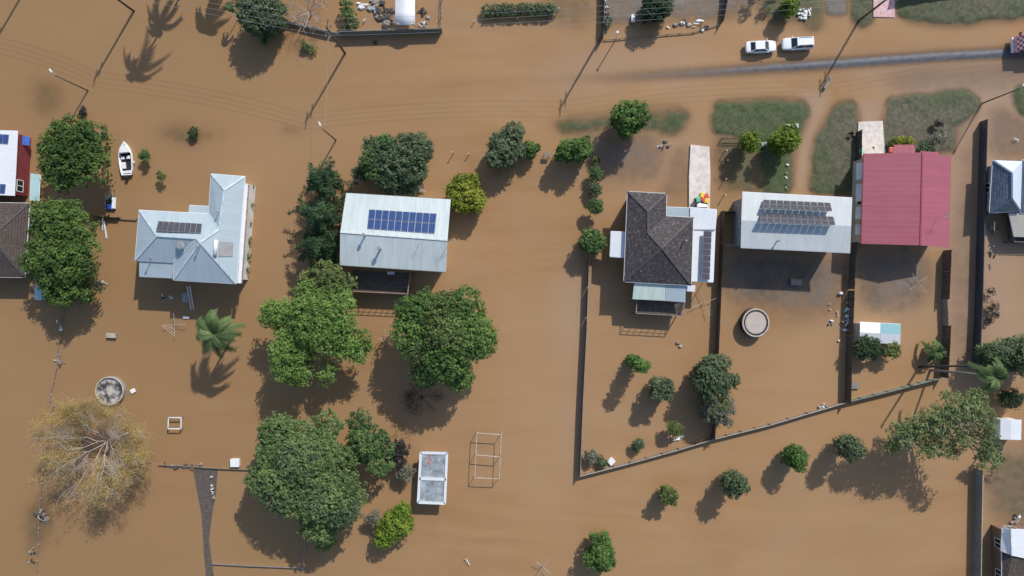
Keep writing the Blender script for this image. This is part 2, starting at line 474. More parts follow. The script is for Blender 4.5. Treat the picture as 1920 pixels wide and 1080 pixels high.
patch([(1602, 520), (1640, 520), (1645, 582), (1612, 578)], -0.10, 12, algae, 0.6)
patch([(1600, 472), (1752, 474), (1742, 575), (1612, 590)], -0.06, 16, gravel, 0.9)
patch([(1855, 850), (1990, 830), (1990, 1000), (1860, 985)], -0.08, 16, grass, 0.6)
patch([(1610, 120), (1890, 112), (1990, 110), (1990, 160), (1850, 175), (1660, 178)], -0.22, 18, gravel, 0.5)
patch([(1848, 190), (1925, 215), (1990, 300), (1852, 300)], -0.16, 10, gravel, 0.6)
patch([(1795, 240), (1832, 235), (1825, 700), (1775, 700)], -0.27, 14, gravel, 0.5)
patch([(40, 960), (120, 900), (100, 1000), (50, 1080)], -0.16, 12, grass, 0.6)
patch([(1000, -60), (1120, -60), (1118, 60), (1030, 50)], -0.2, 14, grass, 0.6)
patch([(1262, 265), (1295, 262), (1292, 380), (1230, 370)], -0.30, 12, gravel, 0.5)

# road crown: centre line and half width of the part that stands clear
road_c = [(-200, 205), (300, 185), (700, 165), (960, 150), (1150, 146), (1340, 135), (1450, 127), (1560, 120), (1660, 113), (1760, 106), (1900, 99), (2120, 88)]
rc_x = np.array([p[0] for p in road_c], float); rc_y = np.array([p[1] for p in road_c], float)
lev_x = np.array([-200, 1000, 1200, 1330, 1440, 1520, 1640, 1780, 1900, 2120], float)
lev_z = np.array([-1.3, -0.75, -0.22, -0.06, 0.006, 0.036, 0.055, 0.060, 0.062, 0.07], float)
def road_z(px, py):
    cy = np.interp(px, rc_x, rc_y)
    d = (py - cy)
    return np.interp(px, lev_x, lev_z) - 0.0021 * d * d - 0.004 * np.abs(d)
rz_all = road_z(GX, GY) + fbm(40, 10, 77) * 0.012
on_road = np.abs(GY - np.interp(GX, rc_x, rc_y)) < 44
height = np.where(on_road, np.maximum(height, np.maximum(rz_all - .045, BASE)), height)
road_h = np.where(on_road, rz_all, -9.0)
height += (fbm(26, 26, 31) * 0.10 + fbm(11, 11, 35, 2) * 0.24) * (height > BASE + 0.2) * (1 - blur(((on_road) & (GX > 1150)).astype(float), 3))

def far_axis(a):
    a = (a - a[0]) / (a[-1] - a[0]) * (a[-1] - a[0]) + a[0]
    return np.concatenate([[a[0] - 40000, a[0] - 9000, a[0] - 2500, a[0] - 500], a, [a[-1] + 500, a[-1] + 2500, a[-1] + 9000, a[-1] + 40000]])
def sheet(name, Z, attrs, mat):
    ax = far_axis(gx.astype(float)); ay = far_axis(gy.astype(float))
    AX, AY = np.meshgrid(ax, ay)
    Zp = np.pad(Z, 4, mode='edge')
    co = np.stack([(AX - 960) / PPM, (540 - AY) / PPM, Zp], -1).reshape(-1, 3).astype(np.float32)
    ny, nx = AX.shape
    idx = np.arange(nx * ny).reshape(ny, nx)
    q = np.stack([idx[1:, :-1], idx[1:, 1:], idx[:-1, 1:], idx[:-1, :-1]], -1).reshape(-1, 4)
    me = bpy.data.meshes.new(name)
    me.vertices.add(len(co)); me.vertices.foreach_set('co', co.ravel())
    me.loops.add(q.size); me.loops.foreach_set('vertex_index', q.ravel().astype(np.int32))
    me.polygons.add(len(q)); me.polygons.foreach_set('loop_start', np.arange(0, q.size, 4, dtype=np.int32))
    me.polygons.foreach_set('use_smooth', np.ones(len(q), bool))
    me.update()
    for k, a in attrs.items():
        at = me.attributes.new(k, 'FLOAT', 'POINT'); at.data.foreach_set('value', np.pad(a, 4, mode='edge').ravel().astype(np.float32))
    me.materials.append(mat)
    o = bpy.data.objects.new(name, me); COL.objects.link(o); o['kind'] = 'structure'
    return o

def m_ground():
    b = NB('wet_ground')
    geo = b.n('ShaderNodeNewGeometry'); pos = geo.outputs['Position']
    ag = b.n('ShaderNodeAttribute', attribute_name='grass'); av = b.n('ShaderNodeAttribute', attribute_name='gravel'); aa = b.n('ShaderNodeAttribute', attribute_name='algae')
    n1 = b.noise(pos, 0.55, 5, 0.65); n2 = b.noise(pos, 4.5, 4, 0.7)
    mud = b.ramp(n1, [(0.3, (0.17, 0.115, 0.072)), (0.7, (0.24, 0.17, 0.11))])
    n3 = b.noise(pos, 1.6, 5, 0.7)
    gr = b.ramp(b.math('ADD', b.math('MULTIPLY', n2, .5), b.math('MULTIPLY', n3, .5)), [(0.36, (0.026, 0.046, 0.014)), (0.5, (0.062, 0.088, 0.030)), (0.66, (0.13, 0.135, 0.065))])
    ad = b.n('ShaderNodeAttribute', attribute_name='dry')
    dr = b.ramp(b.math('ADD', b.math('MULTIPLY', n2, .5), b.math('MULTIPLY', n3, .5)), [(0.36, (0.060, 0.052, 0.034)), (0.5, (0.115, 0.100, 0.070)), (0.66, (0.21, 0.185, 0.14))])
    gr = b.mix(ad.outputs['Fac'], gr, dr)
    gv = b.ramp(n2, [(0.3, (0.13, 0.11, 0.095)), (0.7, (0.25, 0.215, 0.185))])
    c = b.mix(av.outputs['Fac'], mud, gv)
    c = b.mix(aa.outputs['Fac'], c, (0.035, 0.045, 0.04))
    c = b.mix(ag.outputs['Fac'], c, gr)
    b.l(c, b.p.inputs['Base Color']); b.p.inputs['Roughness'].default_value = 0.85
    b.bump(b.noise(pos, 9, 4, 0.7), 0.7, 0.12)
    return b.m
def m_water():
    b = NB('muddy_flood_water')
    geo = b.n('ShaderNodeNewGeometry'); pos = geo.outputs['Position']
    dp = b.n('ShaderNodeAttribute', attribute_name='depth'); tn = b.n('ShaderNodeAttribute', attribute_name='silt_sheen')
    mp = b.n('ShaderNodeMapping'); mp.inputs['Scale'].default_value = (0.03, 0.16, 1); mp.inputs['Rotation'].default_value = (0, 0, 0.06); b.l(pos, mp.inputs[0])
    fn = b.n('ShaderNodeTexNoise'); fn.inputs['Scale'].default_value = 1.0; fn.inputs['Detail'].default_value = 6; fn.inputs['Roughness'].default_value = .6; fn.inputs['Distortion'].default_value = 1.4; b.l(mp.outputs[0], fn.inputs['Vector']); flow = fn.outputs['Fac']
    mid = b.noise(pos, 0.13, 4, 0.6)
    big = b.noise(pos, 0.028, 3, 0.5)
    c = b.ramp(flow, [(0.34, (0.308, 0.175, 0.080)), (0.66, (0.372, 0.222, 0.109))])
    c = b.mix(b.ramp(big, [(0.4, g1(0)), (0.65, g1(0.7))]), c, (0.375, 0.230, 0.120))
    c = b.mix(b.ramp(mid, [(0.45, g1(0)), (0.75, g1(0.55))]), c, (0.345, 0.226, 0.130))
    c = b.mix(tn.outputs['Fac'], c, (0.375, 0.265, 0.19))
    ta = b.n('ShaderNodeAttribute', attribute_name='dark_tone')
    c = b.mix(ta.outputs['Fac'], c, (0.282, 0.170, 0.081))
    b.l(c, b.p.inputs['Base Color'])
    b.p.inputs['Roughness'].default_value = 0.22
    b.p.inputs['IOR'].default_value = 1.33
    e = b.math('POWER', 2.718, b.math('MULTIPLY', b.math('MAXIMUM', dp.outputs['Fac'], 0.0), -3.4))
    al = b.math('SUBTRACT', 1.0, e)
    b.l(al, b.p.inputs['Alpha'])
    mp2 = b.n('ShaderNodeMapping'); mp2.inputs['Scale'].default_value = (1.0, 1.7, 1); b.l(pos, mp2.inputs[0])
    b.bump(b.noise(mp2.outputs[0], 1.1, 4, 0.6), 0.10, 0.05)
    return b.m
dry = np.zeros(GX.shape)
for poly, amt in (([(1560, 190), (1606, 184), (1606, 366), (1560, 366)], .8), ([(1640, 195), (1840, 195), (1840, 300), (1600, 300)], .85), ([(1670, -100), (1900, -100), (1900, 34), (1680, 40)], .6), ([(1580, -90), (1640, -90), (1640, 60), (1580, 60)], .5)):
    dry = np.maximum(dry, amt * blur(in_poly(GX, GY, poly).astype(float), 5))
dry = np.clip(dry + fbm(50, 36, 41) * 0.9, 0, 1)
sheet('ground', height, {'grass': grass, 'gravel': gravel, 'algae': algae, 'dry': dry}, m_ground())
silt_sheen = np.zeros(GX.shape)  # paler silt, plus grey sky sheen painted into the water colour
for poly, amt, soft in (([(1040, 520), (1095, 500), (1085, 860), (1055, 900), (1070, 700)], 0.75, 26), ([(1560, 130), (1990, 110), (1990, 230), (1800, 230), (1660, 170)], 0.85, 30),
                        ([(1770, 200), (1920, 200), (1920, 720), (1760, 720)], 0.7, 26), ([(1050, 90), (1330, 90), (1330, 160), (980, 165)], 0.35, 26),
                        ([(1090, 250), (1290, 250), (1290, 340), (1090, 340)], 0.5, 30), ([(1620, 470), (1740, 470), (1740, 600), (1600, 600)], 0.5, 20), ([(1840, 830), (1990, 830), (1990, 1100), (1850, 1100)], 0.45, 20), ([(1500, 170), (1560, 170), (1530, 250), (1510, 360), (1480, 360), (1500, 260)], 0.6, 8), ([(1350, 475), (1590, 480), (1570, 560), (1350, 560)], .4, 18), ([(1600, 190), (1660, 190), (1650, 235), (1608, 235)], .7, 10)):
    silt_sheen = np.maximum(silt_sheen, amt * blur(in_poly(GX, GY, poly).astype(float), soft / STEP))
silt_sheen = np.clip(silt_sheen + fbm(240, 120, 5) * 0.25, 0, 1)
darken = np.clip(1.0 - (GX - 350) / 600, 0, 1) * 0.8 + np.clip((GY - 850) / 300, 0, 1) * 0.25  # water colour darker towards the left and the bottom
darken = np.clip(darken + fbm(300, 200, 61) * 0.35, 0, 1) * (1 - silt_sheen)
sheet('water', np.zeros(GX.shape), {'depth': -np.maximum(height, road_h), 'silt_sheen': silt_sheen, 'dark_tone': darken}, m_water())

def m_asphalt():
    b = NB('wet_asphalt'); geo = b.n('ShaderNodeNewGeometry'); pos = geo.outputs['Position']
    c = b.ramp(b.noise(pos, 1.3, 5, 0.7), [(0.35, (0.075, 0.082, 0.10)), (0.65, (0.135, 0.142, 0.16))])
    b.l(c, b.p.inputs['Base Color']); b.p.inputs['Roughness'].default_value = 0.6; b.p.inputs['Specular IOR Level'].default_value = 0.3
    b.bump(b.noise(pos, 22, 3), 0.4, 0.02); return b.m
mb = MB()
xs = np.arange(-190, 2111, 10.0); ds = np.array([-42, -30, -20, -14, -9, -5, -2, 0, 2, 5, 9, 14, 20, 30, 42], float)
for x in xs:
    cy = np.interp(x, rc_x, rc_y)
    for d in ds:
        p = W(x, cy + d); jit = 0.010 * noise.noise(Vector((x * 0.05, d * 0.3, 0)))
        mb.v.append((p.x, p.y, float(np.interp(x, lev_x, lev_z) - 0.0021 * d * d - 0.004 * abs(d)) + 0.006 + jit))
nd = len(ds)
for i in range(len(xs) - 1):
    for j in range(nd - 1):
        if mb.v[i * nd + j][2] < BASE + 0.1: continue
        mb.f.append((i * nd + j, i * nd + j + 1, (i + 1) * nd + j + 1, (i + 1) * nd + j))
obj('road', mb, m_asphalt(), smooth=True, kind='structure')

def slab(name, pts, z0, z1, mat):
    mb = MB(); mb.prism([W(x, y)[:2] for x, y in reversed(pts)], z0, z1)
    return obj(name, mb, mat, kind='structure')
slab('driveway', [(1294, 272), (1329, 276), (1331, 330), (1329, 430), (1291, 430), (1291, 330)], -0.6, 0.32, M['concrete'])
slab('driveway', [(1609, 229), (1654, 227), (1659, 290), (1606, 292)], -0.6, 0.14, M['concrete'])
slab('driveway', [(1638, -60), (1676, -60), (1677, 33), (1637, 32)], -0.6, 0.12, M['concrete_pink'])
slab('path', [(362, 880), (408, 880), (405, 925), (398, 965), (392, 1010), (396, 1045), (404, 1100), (388, 1100), (382, 1030), (378, 965)], -0.8, 0.03, M['concrete_wet'])

# ------------------------------------------------------------------ roofs and houses
def add_uv(o):
    me = o.data; uvl = me.uv_layers.new(name='UVMap')
    for p in me.polygons:
        n = p.normal
        d = Vector((0, 0, -1)) - n * (-n.z)
        if d.length < 0.02: d = Vector((0, -1, 0))
        d.normalize(); u = n.cross(d)
        for li in p.loop_indices:
            c = me.vertices[me.loops[li].vertex_index].co
            uvl.data[li].uv = (c.dot(u), c.dot(d))

def roof(parent, pv, faces, mat, thick=0.16, name='roof', ridge=None, ridges=(), gutter=None):
    """pv: (px, py, z) eave and ridge points traced on the photo; returns the face planes"""
    V = [W(*p) for p in pv]
    mb = MB(); n = len(V)
    mb.v = [tuple(v) for v in V] + [(v.x, v.y, v.z - thick) for v in V]
    cnt = {}
    for f in faces:
        mb.f.append(tuple(f)); mb.f.append(tuple(n + i for i in reversed(f)))
        for a, b in zip(f, f[1:] + f[:1]):
            k = (min(a, b), max(a, b)); cnt[k] = cnt.get(k, 0) + 1
    for (a, b), c in cnt.items():
        if c == 1: mb.f.append((a, b, n + b, n + a))
    o = obj(name, mb, mat, parent)
    add_uv(o)
    if ridge:
        for a, b in ridges:
            rb = MB(); va, vb = V[a], V[b]; up = Vector((0, 0, 0.03))
            rb.beam(va + up, vb + up, 0.26, 0.09)
            obj('ridge_cap', rb, ridge, o)
    # gutters along the low open edges
    for (a, b), c in cnt.items():
        if c == 1 and abs(V[a].z - V[b].z) < 0.35 and (V[a] - V[b]).length > 2:
            gb = MB(); gb.beam(V[a] + Vector((0, 0, -0.1)), V[b] + Vector((0, 0, -0.1)), 0.14, 0.12)
            obj('gutter', gb, gutter or M['white_paint'] if ridge is not M['ridge_red'] else M['ridge_red'], o)
    return o, [plane3(V[f[0]], V[f[1]], V[f[2]]) for f in faces]

def walls(parent, pts, z, mat, inset=0.5, z0=-0.7, name='wall', wins=True):
    """pts: eave outline traced on the photo at height z (clockwise on the photo)"""
    P2 = [W(x, y, z) for x, y in pts]
    c = sum(P2, Vector()) / len(P2)
    # inset along edge normals
    out = []; n = len(P2)
    area = sum(P2[i].x * P2[(i + 1) % n].y - P2[(i + 1) % n].x * P2[i].y for i in range(n))
    sgn = 1 if area > 0 else -1
    for i in range(n):
        a, b, d = P2[i - 1], P2[i], P2[(i + 1) % n]
        e1 = (b - a).normalized(); e2 = (d - b).normalized()
        n1 = Vector((-e1.y, e1.x, 0)) * sgn; n2 = Vector((-e2.y, e2.x, 0)) * sgn
        m = (n1 + n2); k = inset / max(0.3, m.length_squared / 2)
        out.append(b + m * k)
    mb = MB(); pp = out if sgn > 0 else list(reversed(out))
    mb.prism([(p.x, p.y) for p in pp], z0, z - 0.17)
    o = obj(name, mb, mat, parent)
    if z > 2.9 and wins:
        cen = sum(out, Vector()) / n
        for i in range(n):
            a, b = out[i], out[(i + 1) % n]; L = (b - a).length
            d = (b - a).normalized(); nn = Vector((d.y, -d.x, 0))
            if nn.dot((a + b) / 2 - cen) < 0: nn = -nn
            k = int(L / 3.6)
            for q in range(k):
                t = (q + .5) / k; hw = .7 / L
                window(parent, a, b, t - hw, t + hw, z - 2.35, z - 1.1, nn=nn)
    return o, out

def window(parent, a, b, t0, t1, z0, z1, frame=None, nn=None):
    """a window between fractions t0..t1 of the wall from a to b"""
    a = Vector((a.x, a.y, 0)); b = Vector((b.x, b.y, 0)); d = (b - a).normalized()
    if nn is None:
        nn = Vector((d.y, -d.x, 0))
        if nn.dot(-(a + b)) < 0: nn = -nn
    p, q = a.lerp(b, t0) + nn * 0.03, a.lerp(b, t1) + nn * 0.03
    f = MB()
    for s, e in (((p, z0), (q, z0)), ((p, z1), (q, z1)), ((p, z0), (p, z1)), ((q, z0), (q, z1)), ((p.lerp(q, .5), z0), (p.lerp(q, .5), z1))):
        f.beam(s[0] + Vector((0, 0, s[1])), e[0] + Vector((0, 0, e[1])), 0.1, 0.1)
    fo = obj('window', f, frame or M['white_paint'], parent)
    g = MB(); th = nn * 0.02
    g.poly([p + Vector((0, 0, z0)) + th, q + Vector((0, 0, z0)) + th, q + Vector((0, 0, z1)) + th, p + Vector((0, 0, z1)) + th])
    obj('pane', g, M['glass'], fo)
    return fo

def solar(parent, quad, cols, rows, pl, off, mat, gap=0.03, frame=M['steel_grey'], legs=False):
    """panels between four photo points, lying off the roof plane"""
    TL, TR, BR, BL = [on_plane(x, y, pl, o) for (x, y), o in zip(quad, off if hasattr(off, '__len__') else [off] * 4)]
    def at(u, v): return (TL.lerp(TR, u)).lerp(BL.lerp(BR, u), v)
    for r in range(rows):
        for c in range(cols):
            u0, u1 = (c + gap) / cols, (c + 1 - gap) / cols; v0, v1 = (r + gap * .7) / rows, (r + 1 - gap * .7) / rows
            q = [at(u0, v0), at(u0, v1), at(u1, v1), at(u1, v0)]
            nrm = (q[1] - q[0]).cross(q[3] - q[0]).normalized()
            if nrm.z < 0: nrm = -nrm
            cen = sum(q, Vector()) / 4
            qi = [p + (cen - p) * 0.035 + nrm * 0.004 for p in q]
            fb = MB(); fb.loft([[p - nrm * 0.04 for p in q], q])
            fo = obj('solar_panel', fb, frame, parent)
            cb = MB(); cb.poly(qi)
            co = obj('cell_sheet', cb, mat, fo); add_uv(co)
    if legs:
        lb = MB()
        for u in np.linspace(0.02, 0.98, 6):
            for v in (0.05, 0.95):
                p = at(u, v); f = on_plane_vert(p, pl); lb.tube([f, p], 0.03, 4)
        for v in (0.1, 0.9): lb.beam(at(0, v) - Vector((0, 0, .06)), at(1, v) - Vector((0, 0, .06)), 0.05, 0.05)
        obj('panel_rack', lb, M['steel_grey'], parent)

def on_plane_vert(p, pl):
    n, p0 = pl
    z = p0.z - (n.x * (p.x - p0.x) + n.y * (p.y - p0.y)) / n.z
    return Vector((p.x, p.y, z))

def vent(parent, px, py, pl, h=0.7, r=0.09, cowl=True):
    b = on_plane(px, py, pl); m_ = MB(); m_.tube([b - Vector((0, 0, .1)), b + Vector((0, 0, h))], r, 8)
    if cowl: m_.tube([b + Vector((0, 0, h)), b + Vector((0, 0, h + .25))], [r * 2.2, r * 1.6], 8)
    obj('roof_vent', m_, M['steel_grey'], parent, smooth=False)

def antenna(parent, px, py, pl, h=1.8, rz=0.4, n=7, L=1.5):
    b = on_plane(px, py, pl); m_ = MB(); t = b + Vector((0, 0, h))
    m_.tube([b, t], 0.03, 5)
    d = Vector((math.cos(rz), math.sin(rz), 0)); s = Vector((-d.y, d.x, 0))
    m_.tube([t - d * L * .5, t + d * L * .5], 0.02, 4)
    for k in range(n):
        c = t + d * L * (k / (n - 1) - .5); w_ = 0.75 - 0.05 * k
        m_.tube([c - s * w_ * .7, c + s * w_ * .7], 0.014, 4)
    obj('antenna', m_, M['steel_grey'], parent)

def deck(parent, pts, z, mat, rail=M['white_paint'], sides=(), rail_h=1.0, name='deck'):
    q = [W(x, y, z) for x, y in pts]; n = len(q)
    area = sum(q[i].x * q[(i + 1) % n].y - q[(i + 1) % n].x * q[i].y for i in range(n))
    qq = q if area > 0 else list(reversed(q))
    mb = MB(); mb.prism([(p.x, p.y) for p in qq], z - 0.2, z)
    for p in q: mb.tube([(p.x * .998, p.y * .998, -0.8), (p.x * .998, p.y * .998, z - .2)], 0.1, 6)
    o = obj(name, mb, mat, parent)
    rb = MB()
    for i, j in sides:
        a, b = q[i], q[j]; up = Vector((0, 0, rail_h))
        rb.beam(a + up, b + up, 0.09, 0.07); rb.beam(a + up * .5, b + up * .5, 0.05, 0.04)
        k = max(2, int((b - a).length / 0.9))
        for t in range(k + 1):
            c = a.lerp(b, t / k); rb.beam(c, c + up, 0.07, 0.07)
    if sides: obj('railing', rb, rail, o)
    return o

# --- house with complex pale blue hip roof
e = 5.8
h = thing('house', 'sprawling house with pale blue grey hipped metal roof, dark panels and a white east verandah', 'house', W(370, 440))
walls(h, [(396, 327), (459, 332), (443, 531), (325, 524), (325, 492), (254, 487), (262, 395), (391, 401)], e, M['wall_white'], 0.55)
rp = [(261, 394, e), (391, 401, e), (411, 430, e + 1.25), (375, 455, e + 2.25), (369, 447, e + 1.95), (294, 442, e + 1.75), (253, 488, e), (325, 492, e + .1),
      (396, 326, e), (459, 331, e), (421, 356, e + 1.15), (443, 532, e), (325, 525, e)]
ro, pls = roof(h, rp, [[0, 5, 6], [0, 1, 2, 3, 4, 5], [5, 4, 7, 6], [8, 10, 2, 1], [8, 9, 10], [9, 11, 3, 2, 10], [3, 11, 12], [4, 3, 12, 7]], M['roof_pale_blue'],
               ridge=M['ridge_pale'], ridges=[(0, 5), (6, 5), (5, 4), (2, 3), (8, 10), (9, 10), (10, 2), (3, 11), (3, 12), (4, 7), (4, 3), (1, 2)])
roof(h, [(261, 491, e - .25), (325, 494, e - .15), (323, 521, e - .7), (261, 518, e - .7)], [[0, 1, 2, 3]], M['roof_pale_blue'], name='verandah_roof')
roof(h, [(355, 385, e - .3), (392, 387, e - .3), (391, 402, e - .12), (353, 400, e - .12)], [[0, 1, 2, 3]], M['roof_pale_blue'], name='porch_roof')
walls(h, [(262, 488), (325, 492), (323, 520), (262, 517)], e - .7, M['wall_white'], 0.35)
solar(h, [(297, 414), (379, 419), (377, 437), (292, 433)], 8, 1, pls[1], 0.12, M['solar_dark'])
# solar water heater
tb = MB(); a, b_ = on_plane(405, 450, pls[5], .25), on_plane(403, 479, pls[5], .25); tb.tube([a, b_], 0.26, 12)
obj('water_tank', tb, M['white_paint'], h, smooth=True)
cq = [on_plane(x, y, pls[5], .1) for x, y in ((411, 453), (437, 454), (436, 481), (409, 481))]
cb = MB(); cb.loft([[p - Vector((0, 0, .08)) for p in cq], cq]); obj('collector_panel', cb, M['wall_grey'], h)
vent(h, 340, 461, pls[2], 0.35, 0.3); vent(h, 411, 398, pls[3], 0.8, 0.07); vent(h, 373, 463, pls[7], .7, .07); vent(h, 284, 484, pls[2], 1.3, 0.07)
# east verandah: white beam, posts, floor
va, vb = W(462, 346, e - .4), W(449, 531, e - .4)
vb_ = MB(); vb_.beam(va, vb, 0.5, 0.12)
roof_v = obj('verandah_awning', vb_, M['white_paint'], h)
fa, fb_ = W(463, 346, 3.4), W(450, 530, 3.4)
fl = MB(); fl.beam(fa + Vector((.1, 0, 0)), fb_ + Vector((.1, 0, 0)), .5, 0.2); vf = obj('verandah_floor', fl, M['wall_pink'], h)
for k in range(9):
    t = k / 8; pf = fa.lerp(fb_, t) + Vector((.28, 0, 0)); pt = va.lerp(vb, t)
    pb = MB(); pb.beam(pf, (pt.x + .1, pt.y, pt.z), .1, .1); obj('verandah_post', pb, M['white_paint'], h)

# --- house with white gable roof and blue panels
e = 5.9
h = thing('house', 'weathered white gable roofed house with a big blue solar array beside a pine row', 'house', W(740, 440))
rp = [(649, 362, e), (845, 374, e), (839, 450, e + 1.3), (638, 435, e + 1.3), (836, 510, e), (637, 497, e)]
walls(h, [(650, 364), (843, 376), (833, 508), (641, 496)], e, M['wall_white'], 0.55)
gw = MB()
ro, pls = roof(h, rp, [[0, 1, 2, 3], [3, 2, 4, 5]], M['roof_white'], ridge=M['ridge_white'], ridges=[(3, 2)], gutter=M['timber_grey'])
solar(h, [(692, 392), (819, 400), (815, 438), (688, 429)], 10, 2, pls[0], 0.12, M['solar_blue'], gap=0.035)
vent(h, 685, 441, pls[1], 1.2, 0.13); vent(h, 714, 466, pls[1], 1.3, 0.16); antenna(h, 785, 461, pls[1], 1.0, 0.9, 4, 0.7); antenna(h, 842, 455, pls[1], 1.6, 0.5)
dk = deck(h, [(662, 507), (771, 512), (766, 551), (661, 546)], 2.6, M['timber_dark'], M['wall_pink'], ((3, 2), (2, 1)))
vb_ = MB(); vb_.box(W(733, 512, 3.0), (1.0, .4, .5)); obj('air_conditioner', vb_, M['white_paint'], h)

# --- dark tiled house
e = 5.1
h = thing('house', 'house with dark charcoal tiled roof, white side carport and small rear patio', 'house', W(1235, 450))
rp = [(1177, 359, e), (1250, 363, e), (1215, 396, e + 1.25), (1249, 405, e), (1215, 437, e + 1.3), (1300, 408, e), (1241, 465, e + 2.1), (1296, 535, e), (1170, 528, e)]
walls(h, [(1178, 361), (1249, 365), (1249, 406), (1299, 409), (1295, 533), (1171, 526)], e, M['wall_brick'], 0.5)
ro, pls = roof(h, rp, [[0, 1, 2], [0, 2, 4, 6, 8], [1, 3, 4, 2], [3, 5, 6, 4], [5, 7, 6], [7, 8, 6]], M['tile_dark'], ridge=M['ridge_dark'],
               ridges=[(0, 2), (1, 2), (2, 4), (4, 6), (5, 6), (7, 6), (8, 6)])
vent(h, 1283, 452, pls[4], 1.1, .08)
roof(h, [(1249, 388, 4.30), (1294, 390, 4.30), (1294, 408, 4.20), (1249, 405, 4.20)], [[0, 1, 2, 3]], M['roof_pale_blue'], name='porch_roof', thick=.1)
cr, cpl = roof(h, [(1294, 389, 4.50), (1344, 393, 4.50), (1341, 430, 4.35), (1300, 430, 4.35), (1300, 408, 4.40), (1294, 408, 4.40)], [[0, 1, 2, 3, 4, 5]], M['roof_plain_white'], name='carport_roof', thick=.12)
cr2, cpl2 = roof(h, [(1299, 431, 4.20), (1341, 431, 4.05), (1337, 529, 4.05), (1295, 527, 4.20)], [[0, 1, 2, 3]], M['roof_plain_white'], name='carport_roof', thick=.12)
solar(h, [(1319, 433), (1335, 434), (1331, 525), (1315, 524)], 1, 8, cpl2[0], (.8, .3, .3, .8), M['solar_dark'])
for x, y in ((1342, 396), (1340, 430), (1336, 478), (1335, 526)):
    p = W(x, y, 4.0); pb = MB(); pb.tube([(p.x - .15, p.y, -.8), (p.x - .15, p.y, 4.0)], .06, 6); obj('carport_post', pb, M['steel_grey'], h)
roof(h, [(1146, 434, 4.00), (1173, 435, 4.30), (1171, 483, 4.30), (1144, 481, 4.00)], [[0, 1, 2, 3]], M['roof_plain_white'], name='side_awning', thick=.08)
for x, y in ((1147, 436), (1146, 480)):
    p = W(x, y, 3.9); pb = MB(); pb.tube([(p.x + .1, p.y, -.8), (p.x + .1, p.y, 3.9)], .06, 6); obj('awning_post', pb, M['steel_grey'], h)
roof(h, [(1189, 530, 4.70), (1248, 533, 4.70), (1247, 563, 4.20), (1186, 560, 4.20)], [[0, 1, 2, 3]], M['roof_translucent'], name='patio_roof', thick=.08)
roof(h, [(1248.5, 533, 4.68), (1286, 536, 4.68), (1285, 566, 4.18), (1247.5, 563, 4.18)], [[0, 1, 2, 3]], M['roof_pale_blue'], name='patio_roof', thick=.08)
roof(h, [(1287, 534, 4.30), (1304, 535, 4.30), (1303, 547, 4.20), (1286, 546, 4.20)], [[0, 1, 2, 3]], M['roof_plain_white'], name='side_awning', thick=.08)
deck(h, [(1192, 562), (1281, 567), (1277, 592), (1191, 587)], 2.4, M['timber_dark'], M['timber_grey'], ((3, 2), (2, 1), (3, 0)))
for x, y in ((1188, 560), (1284, 565)):
    p = W(x, y, 4.0); pb = MB(); pb.tube([(p.x, p.y, -.8), (p.x, p.y, 4.1)], .06, 6); obj('patio_post', pb, M['steel_grey'], h)

# --- low grey white house with two racks of panels
e = 5.7
h = thing('house', 'long house with grey white metal roof carrying two raised racks of solar panels', 'house', W(1495, 420))
rp = [(1392, 360, e), (1598, 371, e), (1596, 424, e + .55), (1390, 413, e + .55), (1594, 474, e), (1389, 464, e)]
walls(h, [(1393, 362), (1597, 372), (1593, 472), (1390, 463)], e, M['wall_grey'], 0.5)
ro, pls = roof(h, rp, [[0, 1, 2, 3], [3, 2, 4, 5]], M['roof_grey_white'])
solar(h, [(1431, 374), (1557, 380), (1561, 396), (1430, 390)], 10, 2, pls[0], (.3, .3, 1.15, 1.15), M['solar_dark'], legs=True)
solar(h, [(1427, 399), (1563, 406), (1567, 422), (1425, 416)], 11, 2, pls[0], (.3, .3, 1.15, 1.15), M['solar_dark'], legs=True)
vent(h, 1457, 452, pls[1], .9, .09)

# --- red roofed house
e = 4.2
h = thing('house', 'house with red steel roof and a small front porch next to a yellow hedge', 'house', W(1700, 375))
rp = [(1620, 288, e), (1730, 286, e + 1.25), (1783, 294, e), (1779, 464, e), (1726, 460, e + 1.25), (1615, 457, e)]
walls(h, [(1622, 290), (1781, 295), (1777, 461), (1618, 455)], e, M['wall_cream'], 0.3)
ro, pls = roof(h, rp, [[0, 1, 4, 5], [1, 2, 3, 4]], M['roof_red'], ridge=M['ridge_red'], ridges=[(1, 4)])
roof(h, [(1677, 272, 3.95), (1714, 272, 3.95), (1717, 289, 4.0), (1673, 289, 4.0)], [[0, 1, 2, 3]], M['roof_red'], name='porch_roof', thick=.12, ridge=M['ridge_red'])
roof(h, [(1726, 284, 3.68), (1760, 286, 3.68), (1760, 294, 3.7), (1726, 292, 3.7)], [[0, 1, 2, 3]], M['roof_red'], name='window_hood', thick=.1, ridge=M['ridge_red'])
wl = W(1618, 290, e - .2); wl2 = W(1615, 456, e - .2)
for t0, t1 in ((.08, .27), (.32, .52), (.58, .72), (.78, .9)):
    a = wl.lerp(wl2, t0); b_ = wl.lerp(wl2, t1); ab = MB()
    ab.loft([[a + Vector((.3, 0, -.5)), b_ + Vector((.3, 0, -.5)), b_ + Vector((-.35, 0, -1.2)), a + Vector((-.35, 0, -1.2))], [a + Vector((.3, 0, -.45)), b_ + Vector((.3, 0, -.45)), b_ + Vector((-.35, 0, -1.15)), a + Vector((-.35, 0, -1.15))]])
    obj('window_hood', ab, M['wall_white'], h)
antenna(h, 1757, 407, pls[1], 2.6, 0.5, 9, 1.6)

